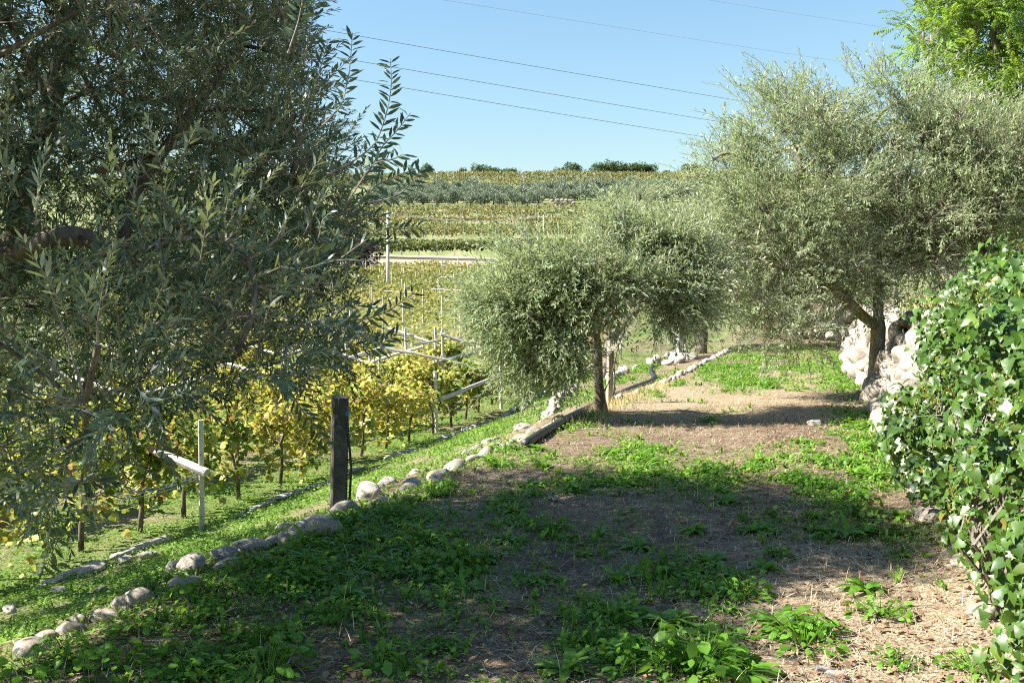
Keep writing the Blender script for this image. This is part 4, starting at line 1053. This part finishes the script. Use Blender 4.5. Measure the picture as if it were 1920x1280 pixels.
tree('robinia_tree', 'bright yellow green robinia with feathery leaves towering behind the olives', 'tree', b, [b, b + [0, 0, 1.5], b + [.1, 0, 3.0]],
     [[b + [.1, 0, 3.0], b + [-.6, 0, 5.0], b + [-.9, 0, 6.6]], [b + [.1, 0, 3.0], b + [.9, .3, 5.0], b + [1.2, .3, 7.0]], [b + [0, 0, 2.2], b + [1.4, -.3, 3.2]]],
     [(pB(1860, 120), (1.5, 1.5, 1.5)), (pB(1900, 250), (1.6, 1.6, 1.5)), (pB(1800, 60), (1.0, 1.2, .9)), (pB(1960, 380), (1.6, 1.6, 1.3)), (pB(1900, -20), (1.4, 1.4, 1.3)), (pB(1800, 190), (1.0, 1.1, 1.0)), (pB(1750, 100), (.55, .7, .55)), (pB(1770, 20), (.7, .8, .6)), (pB(1990, 120), (1.6, 1.6, 1.8)), (pB(1820, -60), (1.0, 1, .9))],
     .16, 1700, rob_t, rob_s, M['robinia'], M['bark'], 640, n_sec=70, tint=((.75, .8, .7), (1.4, 1.2, 1.0)), shell=.8, gap=.2, up=.1, droop=.1, scale=(.9, 1.4))

# ================================================================== IVY
def ivy_leaf_t(W=1.0, lob=.3):
    a = [(0, .0), (-.12, .28), (.08, .5), (.3, .42), (.5, .40 * (1 - lob) + .05), (.62, .26), (1.0, 0)]
    V = [(0, 0, 0)] + [(x, y * W, .16 * abs(y) - .28 * x * x) for x, y in a[1:-1]] + [(1, 0, -.30)] + [(x, -y * W, .16 * abs(y) - .28 * x * x) for x, y in a[1:-1][::-1]] + [(.3, 0, -.03), (.65, 0, -.14)]
    V = np.array(V); n = 12; c1, c2 = 12, 13
    T = []
    for i in range(n):
        j = (i + 1) % n; cc = c2 if (4 <= i <= 7) else c1; T.append((cc, j, i))
    T += [(c1, c2, 4), (c1, 8, c2)]
    return V, np.array(T), np.zeros((0, 4), int)
IVT = [ivy_leaf_t(.95, .2), ivy_leaf_t(.8, .0), ivy_leaf_t(1.0, .4)]
ivy_base = np.array([ux(1.0, 5.5), 5.5, float(gh(ux(1.0, 5.5), 5.5)) - .3])
iv = tag(empty('ivy_hedge', tuple(ivy_base)), 'thick glossy ivy with pale flower heads smothering the near wall', 'ivy')
def ivy_u(y, h):
    s = np.interp(h, [0, .15, .4, .9, 1.3, 1.7, 2.0, 2.2], [1.0, .92, .84, .90, 1.02, 1.12, 1.28, 1.52])
    s = s - .24 * np.exp(-((y - 5.0) / .5) ** 2 - ((h - .5) / .25) ** 2)
    return s + .62 * (fbm(y * 1.9, h * 2.2, 51) - .5) + .18 * sstep(7.0, 8.8, y)
def ivy_top(y): return np.interp(y, [1.5, 2.5, 4, 5.5, 7.2, 8.2, 9.0], [1.36, 1.45, 1.60, 1.76, 1.92, 1.85, 1.2]) + .34 * (vnoise(y * 2.6, y * 0, 53) - .5)
r = np.random.default_rng(91); nc = 700
yc = r.uniform(1.8, 9.0, nc); hc = r.uniform(.05, 1, nc) ** .85 * ivy_top(yc); topc = r.uniform(0, 1, nc) < .26
uc = ivy_u(yc, hc) + r.normal(.05, .13, nc); uc[topc] = ivy_u(yc[topc], ivy_top(yc[topc])) + r.uniform(0, 1.7, topc.sum()); hc[topc] = ivy_top(yc[topc]) + r.normal(-.05, .12, topc.sum())
kc = ~((hc < .2) & (yc < 5.0) & (r.uniform(0, 1, nc) < .35)); yc, hc, uc, topc = yc[kc], hc[kc], uc[kc], topc[kc]; nc = len(yc)
rc = r.uniform(.07, .19, nc); k = np.repeat(np.arange(nc), np.maximum(8, (rc / .13) ** 2 * 30).astype(int)); n = len(k)
dr = unit(r.normal(0, .75, (n, 3)) + np.array([-.62, -.5, .42])); fr = r.uniform(.35, 1.05, n)
P = np.stack([ux(uc, yc), yc, hc], 1)[k] + dr * (rc[k] * fr)[:, None] * np.array([1, 1, 1.15])
# long shoots that hang out of the mass
sh_n = 46; ysn = r.uniform(3.2, 8.6, sh_n); hsn = r.uniform(.35, 1.0, sh_n) * ivy_top(ysn); usn = ivy_u(ysn, hsn)
SP = []; SD = []; sgeo = Geo()
for q in range(sh_n):
    L_ = r.uniform(.18, .42); d0 = unit(np.array([-1.0, r.uniform(-.9, .5), r.uniform(-.25, .6)])); p0 = np.array([ux(usn[q] + .08, ysn[q]), ysn[q], hsn[q]]); tt = np.linspace(0, 1, 12)[:, None]
    pl_ = p0 + d0 * L_ * tt + np.array([0, 0, -.32 * L_]) * tt ** 2; tube(sgeo, pl_[::3] - ivy_base, np.linspace(.005, .002, 4), 4)
    SP.append(pl_[2:] + r.normal(0, .018, (10, 3))); SD.append(np.tile(d0, (10, 1)) + r.normal(0, .5, (10, 3)))
nb_ = n; P = np.concatenate([P] + SP); dr = np.concatenate([dr, unit(np.concatenate(SD) * .4 + np.array([-.3, -.5, .7]))]); fr = np.concatenate([fr, np.ones(sh_n * 10)]); n = len(P)
ok_ = P[:, 2] > .02; P, dr, fr = P[ok_], dr[ok_], fr[ok_]; n = len(P); dep = 1.05 - fr
nrm = unit(dr * .8 + r.normal(0, .45, (n, 3)) + np.array([-.25, -.2, .45]))
tip = r.normal(0, .6, (n, 3)) + dr * .35 + np.array([-.1, -.1, -.55]); tip = unit(tip - nrm * np.sum(tip * nrm, 1, keepdims=True) * .8)
size = .02 + .05 * r.uniform(0, 1, n) ** 1.2; MM = basis(tip, nrm) * size[:, None, None]
f = r.uniform(0, 1, (n, 1)); CC = np.array([.7, .75, .8]) * (1 - f) + np.array([1.35, 1.3, 1.0]) * f
yl = r.uniform(0, 1, n) < .02; CC[yl] = [2.6, 1.2, .8]; yl = r.uniform(0, 1, n) < .06; CC[yl] = [2.0, 1.6, .9]
# the largest showing leaves as pieces
px_, py_, dd = project(P); show = (px_ > 1640) & (px_ < 1930) & (py_ > 440) & (py_ < 1290) & (dep < .3)
score = np.where(show, size / dd, 0); big = np.argsort(-score)[:300]; isb = np.zeros(n, bool); isb[big] = True
IVM = []
for q in range(9):
    gg = Geo(); gg.add(*IVT[q % 3], np.array([.75, .8, .85]) * (1 - q / 8) + np.array([1.35, 1.3, 1.0]) * q / 8); IVM.append(gg.mesh('leaf', M['ivy'], True))
for i in big:
    Mw = Matrix.Identity(4)
    for a in range(3):
        for b_ in range(3): Mw[a][b_] = MM[i, a, b_]
        Mw[a][3] = P[i, a] - ivy_base[a]
    link('leaf', IVM[int(r.integers(0, 9))], iv, M=Mw)
g = Geo(); wv = r.integers(0, 3, n)
for q in range(3):
    m = (wv == q) & ~isb & (fr > .6); g.inst(IVT[q], MM[m], P[m] - ivy_base, CC[m])
m = ~isb & (fr <= .6); lq = leaf_quad(1.0, .9, .2); g.inst((lq[0], np.zeros((0, 3), int), np.array(lq[2])), MM[m], P[m] - ivy_base, CC[m])
tag(g.obj('foliage', M['ivy'], iv, True), kind='stuff')
# stems and flower heads
g = Geo()
for k in range(150):
    y0 = r.uniform(2.5, 8.6); h1 = r.uniform(.5, 1.0) * float(ivy_top(y0)); yy = y0 + np.cumsum(r.normal(0, .06, 6)); hh = np.linspace(-.05, h1, 6)
    uu = ivy_u(yy, np.maximum(hh, .1)) + .10 + r.normal(0, .03, 6); uu[0] = .9
    tube(g, np.stack([ux(uu, yy), yy, hh], 1) - ivy_base, np.linspace(.011, .004, 6), 4)
g.obj('stems', M['twig'], iv); sgeo.obj('shoots', M['twig'], iv)
g = Geo(); sg = Geo(); um = []
bq = leaf_quad(1.0, .8, .1)
nU = 620
yu = r.uniform(2.2, 8.8, nU); hu = ivy_top(yu) * r.uniform(.35, 1.05, nU); uu = ivy_u(yu, np.minimum(hu, ivy_top(yu))) - .06 + (hu > ivy_top(yu) * .95) * r.uniform(0, 1.2, nU)
for i in range(nU):
    c = np.array([ux(uu[i], yu[i]), yu[i], hu[i]]); rad = r.uniform(.014, .026); m = 14
    d = unit(r.normal(size=(m, 3)) + np.array([-.3, -.3, .4])); e = c + d * rad
    g.inst((bq[0], np.zeros((0, 3), int), np.array([(0, 1, 2, 3)])), basis(d + r.normal(0, .4, (m, 3))) * .011, e - ivy_base, np.ones((m, 3)) * r.uniform(.6, 1.25, (m, 1)))
    for q in e[::2]: tube(sg, [c - d[0] * 0 + np.array([.01, .01, -.025]) - ivy_base, q - ivy_base], .0012, 3, caps=False)
tag(g.obj('flower_heads', M['umbel'], iv), kind='stuff'); tag(sg.obj('flower_stalks', M['umbel'], iv), kind='stuff')

# ================================================================== WEEDS ON THE TERRACE
def blade(L, W, arch, fold=.15, seg=3):
    """strap leaf rising from the root and arching over"""
    V = []; 
    for i in range(seg + 1):
        f = i / seg; w_ = W * (math.sin(math.pi * min(.97, f * .85 + .12)) ** .8) * .5
        x = L * f * (1 - .15 * arch * f); z = L * (.55 * f - .75 * arch * f * f)
        V += [(x, w_, z + fold * w_), (x, -w_, z + fold * w_)] if i < seg else [(x, 0, z)]
    Q = [(2 * i, 2 * i + 1, 2 * i + 3, 2 * i + 2) for i in range(seg - 1)]; n = 2 * (seg - 1)
    return np.array(V), np.array([(n, n + 1, n + 2)]), np.array(Q)
BL = [blade(1, .2, .7), blade(1, .26, .9), blade(1, .15, .55)]
def rosette(seed, nl, L0, L1):
    r = np.random.default_rng(seed); out = []
    for i in range(nl):
        a = i * 2.39996 + r.uniform(-.3, .3); inc = r.uniform(-.1, .75) * (i / nl)
        d = np.array([math.cos(a) * math.cos(inc), math.sin(a) * math.cos(inc), math.sin(inc)]); out.append((i % 3, basis(d[None], None, np.array([r.uniform(-.3, .3)]))[0] * r.uniform(L0, L1)))
    return out
def rosette_mesh(seed, nl=22, L0=.10, L1=.2):
    g = Geo(); r = np.random.default_rng(seed)
    for k, m in rosette(seed, nl, L0, L1):
        V, T, Q = BL[k]; g.add(V @ m.T, T, Q, np.array([1, 1, 1]) * r.uniform(.7, 1.25))
    return g.mesh('rosette', M['weed'])
RD = leaf_quad(1, .95, .1)
def leafy_mesh(seed, n=60, R0=.14, H=.10, s=.035):
    r = np.random.default_rng(seed); g = Geo(); a = r.uniform(0, 6.28, n); q = R0 * np.sqrt(r.uniform(0, 1, n)); z = H * (1 - (q / R0) ** 2) * r.uniform(.3, 1, n) + .01
    d = np.stack([np.cos(a), np.sin(a), r.normal(-.1, .3, n)], 1); up = r.normal(0, .35, (n, 3)) + [0, 0, 1]
    g.inst((leaf_long(1, .7, .2)), basis(d, unit(up)) * r.uniform(.6, 1.3, n)[:, None, None] * s, np.stack([q * np.cos(a), q * np.sin(a), z], 1), np.ones((n, 3)) * r.uniform(.65, 1.3, (n, 1)))
    for i in range(n): tube(g, [(0, 0, -.01), (q[i] * math.cos(a[i]), q[i] * math.sin(a[i]), z[i])], .0018, 3, np.array([.9, 1, .7]), False)
    return g.mesh('leafy_clump', M['weed'])
def upright_mesh(seed, H=.32):
    r = np.random.default_rng(seed); g = Geo(); tops = []
    for sidx in range(3):
        b = np.array([*(r.normal(0, .03, 2)), 0]); t = b + np.array([*(r.normal(0, .05, 2)), H * r.uniform(.6, 1.1)]); tube(g, [b, (b + t) / 2 + [0.01, 0, 0], t], [.004, .003, .002], 4, np.array([.9, .95, .6]))
        n = 26
        for i in range(n):
            f = (i + 1) / n; a = i * 2.4; d = np.array([math.cos(a), math.sin(a), .55 + .5 * f]); k = i % 3; V, T, Q = BL[2]
            m = basis(unit(d)[None])[0] * .075 * (1.15 - .6 * f); g.add(V @ m.T + (b * (1 - f) + t * f), T, Q, np.array([1, 1, 1]) * r.uniform(.75, 1.3))
    return g.mesh('upright_weed', M['weed'])
ROS = [rosette_mesh(700 + i, 18 + 3 * i, .09, .19) for i in range(5)]
LEA = [leafy_mesh(720 + i, 70, .13 + .02 * i, .08 + .015 * i, .032 + .004 * i) for i in range(4)]
BIG = [leafy_mesh(730 + i, 34, .17, .12, .062) for i in range(2)]
UPR = [upright_mesh(740 + i, .24 + .05 * i) for i in range(3)]
GRP = {'ros': ('rosette_weed', 'strap leaved rosette weed', 'rosette weeds on the terrace'), 'lea': ('leafy_weed', 'low round leaved weed clump', 'small leaved weeds on the terrace'),
       'big': ('broadleaf_weed', 'broad leaved low weed', 'broad leaved weeds by the boulders'), 'upr': ('upright_weed', 'upright narrow leaved weed', 'upright weeds on the terrace')}
SC = {'ros': 1.1, 'lea': 1.1, 'big': .75, 'upr': .45}
SETS = {'ros': ROS, 'lea': LEA, 'big': BIG, 'upr': UPR}
def where(p):
    u = p[0] - SH * p[1]
    if p[1] > 16: return 'in the sunny green patch near the mossy olive trunk' if u > -2 else 'in the dry grass by the far stone edging'
    if u > .1: return 'at the foot of the ivy and wall'
    if p[1] < 6.4 and u > -.9: return 'on the sunlit leaf litter patch'
    if u < -2.4: return 'beside the boulder edging in the shade'
    return 'in the shaded middle of the terrace' if p[1] < 11 else 'where shade meets sunny straw'
def weed(kind, p, s):
    nm, lb, gp = GRP[kind]; me = random.choice(SETS[kind]); wh = where(p)
    o = link(nm, me, None, tuple(p)); o.rotation_euler = (random.uniform(-.1, .1), random.uniform(-.1, .1), random.uniform(0, 6.28)); o.scale = (s, s, s * random.uniform(.85, 1.2))
    return tag(o, lb + ' ' + wh, 'weed', gp + ', ' + wh)
LFM = []
for k in range(3):
    gg = Geo(); V, T, Q = BL[k]; gg.add(V, T, Q, np.array([1, 1, 1]) * (.85 + .15 * k)); LFM.append(gg.mesh('leaf', M['weed']))
def rosette_thing(px, py, s, i, label):
    p = gpt(px, py); root = tag(empty('rosette_weed', tuple(p), random.uniform(0, 6)), label, 'weed')
    for k, m in rosette(800 + i, 20, .11, .2):
        Mw = Matrix.Identity(4)
        for a in range(3):
            for b in range(3): Mw[a][b] = m[a, b] * s
        link('leaf', LFM[k], root, M=Mw)
for i, (px, py, s, lb) in enumerate(((1590, 1010, 1.35, 'full dark green rosette weed standing alone on bare litter'), (1435, 1070, 1.0, 'low rosette weed at the edge of the shade'), (1470, 1180, 1.7, 'broad bright rosette weed on the sunlit litter'),
        (1390, 1270, 1.5, 'bright rosette weed with long leaves by white pebbles'), (1255, 1175, 1.3, 'tall toothed rosette weed where sun meets shade'), (1330, 1060, 1.2, 'dark rosette weed near the yellow green clump'), (1690, 1045, .7, 'small pale rosette under the overhanging ivy'),
        (1360, 945, 1.1, 'spiky rosette weed in the middle of the shade'), (1600, 890, 1.1, 'sunlit rosette weed close to the ivy foot'), (1060, 1265, 1.1, 'splayed rosette weed on bare dark soil'), (1160, 1090, 1.2, 'leafy rosette weed beside the tall stem'), (1620, 1110, 1.0, 'flat pale rosette weed on leaf litter'))):
    rosette_thing(px, py, s, i, lb)
for px, py, k, s in ((1320, 1240, 'lea', 1.5), (1300, 1270, 'lea', 1.6), (1230, 1250, 'lea', 1.4), (1350, 1200, 'lea', 1.3), (1540, 1190, 'lea', 1.2), (1510, 1210, 'lea', 1.3), (1650, 1155, 'lea', 1.1), (1230, 1130, 'upr', 1.2), (1285, 1060, 'upr', 1.0), (1210, 1100, 'upr', 1.1), (1250, 1080, 'lea', 1.4), (1300, 1120, 'lea', 1.3),
                     (1070, 1200, 'upr', .8), (1095, 1140, 'upr', .7), (60, 1270, 'big', 1.2), (150, 1250, 'big', 1.2), (230, 1265, 'big', 1.3), (300, 1230, 'big', 1.1), (120, 1220, 'big', .9), (250, 1190, 'big', 1.0), (390, 1240, 'big', 1.0), (520, 1200, 'big', 1.0), (500, 1270, 'lea', 1.5), (350, 1275, 'lea', 1.3), (700, 1170, 'big', .8), (1455, 1050, 'lea', .8), (1520, 1000, 'upr', .7), (1410, 1000, 'ros', 1.2), (1300, 1000, 'ros', 1.2), (1200, 1030, 'ros', 1.2), (1480, 905, 'ros', 1.0), (1500, 830, 'ros', 1.1), (1620, 850, 'ros', 1.2), (1680, 1250, 'lea', .7), (1830, 1265, 'lea', 1.0)):
    weed(k, gpt(px, py), s * {'upr': .6, 'big': .75}.get(k, .9))
cnt = 0; tries = 0
while cnt < 430 and tries < 9000:
    tries += 1; y = math.exp(random.uniform(math.log(4.2), math.log(26))); u = random.uniform(-3.5, .62); x = ux(u, y)
    if float(green_amt(x, y)) < random.uniform(.42, .95): continue
    q = project((x, y, 0)); 
    if not (-60 < q[0][0] < 1720): continue
    k = random.choices(('ros', 'lea', 'big', 'upr'), (5, 4, 3.0 if u < -1.8 and y < 9 else .0, 1.0))[0]
    weed(k, np.array([x, y, float(gh(x, y))]), random.uniform(.5, 1.1) * SC[k]); cnt += 1

# ================================================================== GROUND COVER, STRAW, LITTER (countless)
r = np.random.default_rng(121)
def scatter_pts(n, y0, y1, u0, u1, p=1.0):
    y = np.exp(r.uniform(math.log(y0), math.log(y1), n)); u = r.uniform(u0, u1, n); return u + SH * y, y, u
# small green leaves
g = Geo()
x, y, u = scatter_pts(270000, 3.9, 40, -14, .8)
m = (r.uniform(.32, 1.1, len(x)) < green_amt(x, y)) & (np.abs(x / y) < .62); x, y, u = x[m], y[m], u[m]; n = len(x)
z = gh(x, y) + r.uniform(.004, .045, n) * (1 + .5 * (u < -5)); d = r.normal(0, 1, (n, 3)) * [1, 1, .4]; up = r.normal(0, .45, (n, 3)) + [0, 0, 1]
f = r.uniform(0, 1, (n, 1)); C = np.array([.09, .20, .022]) * (1 - f) + np.array([.22, .35, .045]) * f
g.inst((leaf_quad(1, .6, .15)[0], np.zeros((0, 3), int), np.array([(0, 1, 2, 3)])), basis(d, unit(up)) * (r.uniform(.014, .036, n) * (1 + y * .04))[:, None, None], np.stack([x, y, z], 1), C)
tag(g.obj('ground_cover', M['grass']), 'low green clover and seedlings covering terrace and slope', 'ground cover', kind='stuff')
# seedlings and small tufts between the larger weeds
def tuft(seed, nl, L):
    rr_ = np.random.default_rng(seed); parts = []
    for i in range(nl):
        a = i * 2.4 + rr_.uniform(-.3, .3); inc = rr_.uniform(0, .9); d = np.array([math.cos(a) * math.cos(inc), math.sin(a) * math.cos(inc), math.sin(inc)])
        parts.append((BL[i % 3], basis(d[None])[0] * L * rr_.uniform(.6, 1.1), np.zeros(3)))
    return merge_t(parts)
g = Geo()
for k in range(4):
    x, y, u = scatter_pts(4200, 3.9, 30, -8, .75); m = (r.uniform(.32, 1.0, len(x)) < green_amt(x, y)) & (np.abs(x / y) < .6); x, y = x[m], y[m]; n = len(x)
    az = r.uniform(0, 6.28, n); d = np.stack([np.cos(az), np.sin(az), r.normal(0, .12, n)], 1); f = r.uniform(0, 1, (n, 1))
    g.inst(tuft(60 + k, 5, .09), basis(d) * (r.uniform(.5, 1.25, n) * (1 + y * .02))[:, None, None], np.stack([x, y, gh(x, y) - .003], 1), np.array([.085, .19, .022]) * (1 - f) + np.array([.20, .33, .04]) * f)
tag(g.obj('seedlings', M['grass']), 'countless small green seedlings between the larger terrace weeds', 'seedlings', kind='stuff')
# grass blades
g = Geo(); gb = (np.array([(0, .03, 0), (0, -.03, 0), (.55, -.02, .04), (.55, .02, .04), (1, 0, -.05)]), np.array([(3, 2, 4)]), np.array([(0, 1, 2, 3)]))
x, y, u = scatter_pts(95000, 3.9, 46, -18, .8)
ga = green_amt(x, y); m = (r.uniform(.2, 1, len(x)) < ga + .12 * (u < -4)) & (np.abs(x / y) < .62); x, y, u, ga = x[m], y[m], u[m], ga[m]; n = len(x)
d = r.normal(0, .45, (n, 3)) + [0, 0, .9]; f = np.clip(r.normal(.45, .3, (n, 1)), 0, 1)
C = np.array([.10, .21, .03]) * (1 - f) + np.array([.27, .33, .07]) * f
g.inst(gb, basis(d, r.normal(0, 1, (n, 3))) * (r.uniform(.035, .09, n) * (1 + y * .02))[:, None, None], np.stack([x, y, gh(x, y) - .004], 1), C)
tag(g.obj('grass', M['grass']), 'fine green grass blades on the slope and terrace', 'grass', kind='stuff')
# dry straw lying flat
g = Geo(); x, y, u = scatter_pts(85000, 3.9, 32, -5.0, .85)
m = (r.uniform(0, 1.0, len(x)) > green_amt(x, y) * .7) & (np.abs(x / y) < .6) & (r.uniform(0, 1, len(x)) < .3 + .8 * straw_sun_amt(x, y)); x, y = x[m], y[m]; n = len(x)
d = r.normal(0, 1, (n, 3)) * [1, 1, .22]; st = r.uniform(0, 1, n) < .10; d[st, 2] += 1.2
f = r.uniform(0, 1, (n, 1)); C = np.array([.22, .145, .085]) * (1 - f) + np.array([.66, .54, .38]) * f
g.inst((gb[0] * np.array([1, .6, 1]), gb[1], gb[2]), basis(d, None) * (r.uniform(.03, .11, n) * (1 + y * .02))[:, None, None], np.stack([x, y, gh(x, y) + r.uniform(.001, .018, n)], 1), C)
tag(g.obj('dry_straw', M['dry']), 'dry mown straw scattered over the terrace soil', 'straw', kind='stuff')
# tall dry grass tufts: along the edging and on the upper terrace
g = Geo(); n = 9000
y = r.uniform(13, 20, n); u = -3.35 + r.normal(0, .22, n); k = r.uniform(0, 1, n) < .62; y[k] = r.uniform(7, 26, k.sum()); u[k] = r.uniform(1.9, 6, k.sum()); x = u + SH * y
d = r.normal(0, .3, (n, 3)) + [0, 0, 1]; f = r.uniform(0, 1, (n, 1)); C = np.array([.42, .32, .14]) * (1 - f) + np.array([.66, .55, .30]) * f
g.inst((gb[0] * np.array([1, .5, 1]), gb[1], gb[2]), basis(d, r.normal(0, 1, (n, 3))) * np.where(k, r.uniform(.25, .65, n), r.uniform(.06, .2, n))[:, None, None], np.stack([x, y, gh(x, y) - .02], 1), C)
tag(g.obj('dry_grass', M['dry']), 'tall yellow dry grass on the bank above the wall', 'dry grass', kind='stuff')
# brown leaves, gravel
g = Geo(); x, y, u = scatter_pts(6500, 3.9, 14, -3.4, .8)
m = r.uniform(0, 1, len(x)) < np.where(u > -.8, 1, .22); x, y = x[m], y[m]; n = len(x); d = r.normal(0, 1, (n, 3)) * [1, 1, .25]; up = r.normal(0, .4, (n, 3)) + [0, 0, 1]; f = r.uniform(0, 1, (n, 1))
C = np.array([.11, .065, .04]) * (1 - f) + np.array([.30, .18, .115]) * f
g.inst(leaf_long(1, .6, .35), basis(d, unit(up)) * r.uniform(.018, .05, n)[:, None, None], np.stack([x, y, gh(x, y) + r.uniform(.008, .03, n)], 1), C)
tag(g.obj('leaf_litter', M['dry']), 'curled brown fallen leaves littering the terrace', 'fallen leaves', kind='stuff')
g = Geo(); ov = np.array([(1, 0, 0), (-1, 0, 0), (0, 1, 0), (0, -1, 0), (0, 0, 1), (0, 0, -1)], float) * .5
of = np.array([(0, 2, 4), (2, 1, 4), (1, 3, 4), (3, 0, 4), (2, 0, 5), (1, 2, 5), (3, 1, 5), (0, 3, 5)])
x, y, u = scatter_pts(6000, 3.9, 16, -3.5, .85); m = (fbm(x * 1.3, y * 1.3, 71) + .12 * (u > -.5) > .5); x, y = x[m], y[m]; n = len(x)
C = np.ones((n, 3)) * r.uniform(.16, .42, (n, 1)) * [1, .94, .86]
g.inst((ov, of, np.zeros((0, 4), int)), basis(r.normal(0, 1, (n, 3))) * (r.uniform(.006, .018, n))[:, None, None], np.stack([x, y, gh(x, y) + .003], 1), C)
tag(g.obj('gravel', M['dry']), 'fine pale gravel mixed into the terrace soil', 'gravel', kind='stuff')
# single pebbles and sticks that stand out
for px, py, s, lb in ((1543, 1262, .075, 'smooth white pebble on the leaf litter beside its twin'), (1566, 1268, .07, 'rounder white pebble right beside the smooth one'), (1528, 797, .2, 'flat pale stone lying in the sunny straw'), (1735, 968, .09, 'pale stone at the foot of the ivy')):
    p = gpt(px, py); o = link('pebble', S_p[random.randrange(8)], None, (p[0], p[1], p[2] + s * .15)); o.scale = (s * 1.2, s * .8, s * .6); tag(o, lb, 'pebble')
for a, c, rad, lb in (((1005, 1188), (1090, 1200), .006, 'long thin dry stick on the dark soil'), ((1680, 1142), (1765, 1140), .004, 'thin pale straw stalk lying on sunny litter'), ((1030, 938), (1062, 948), .018, 'short pale chip of wood in the shade'), ((545, 1252), (575, 1262), .02, 'brown bark chip among the green weeds')):
    p, q = gpt(*a), gpt(*c); p[2] += rad; q[2] += rad; g = Geo(); tube(g, [p, (p + q) / 2 + [0, 0, .004], q], [rad, rad * .9, rad * .5], 6); tag(g.obj('stick', M['twig']), lb, 'stick')
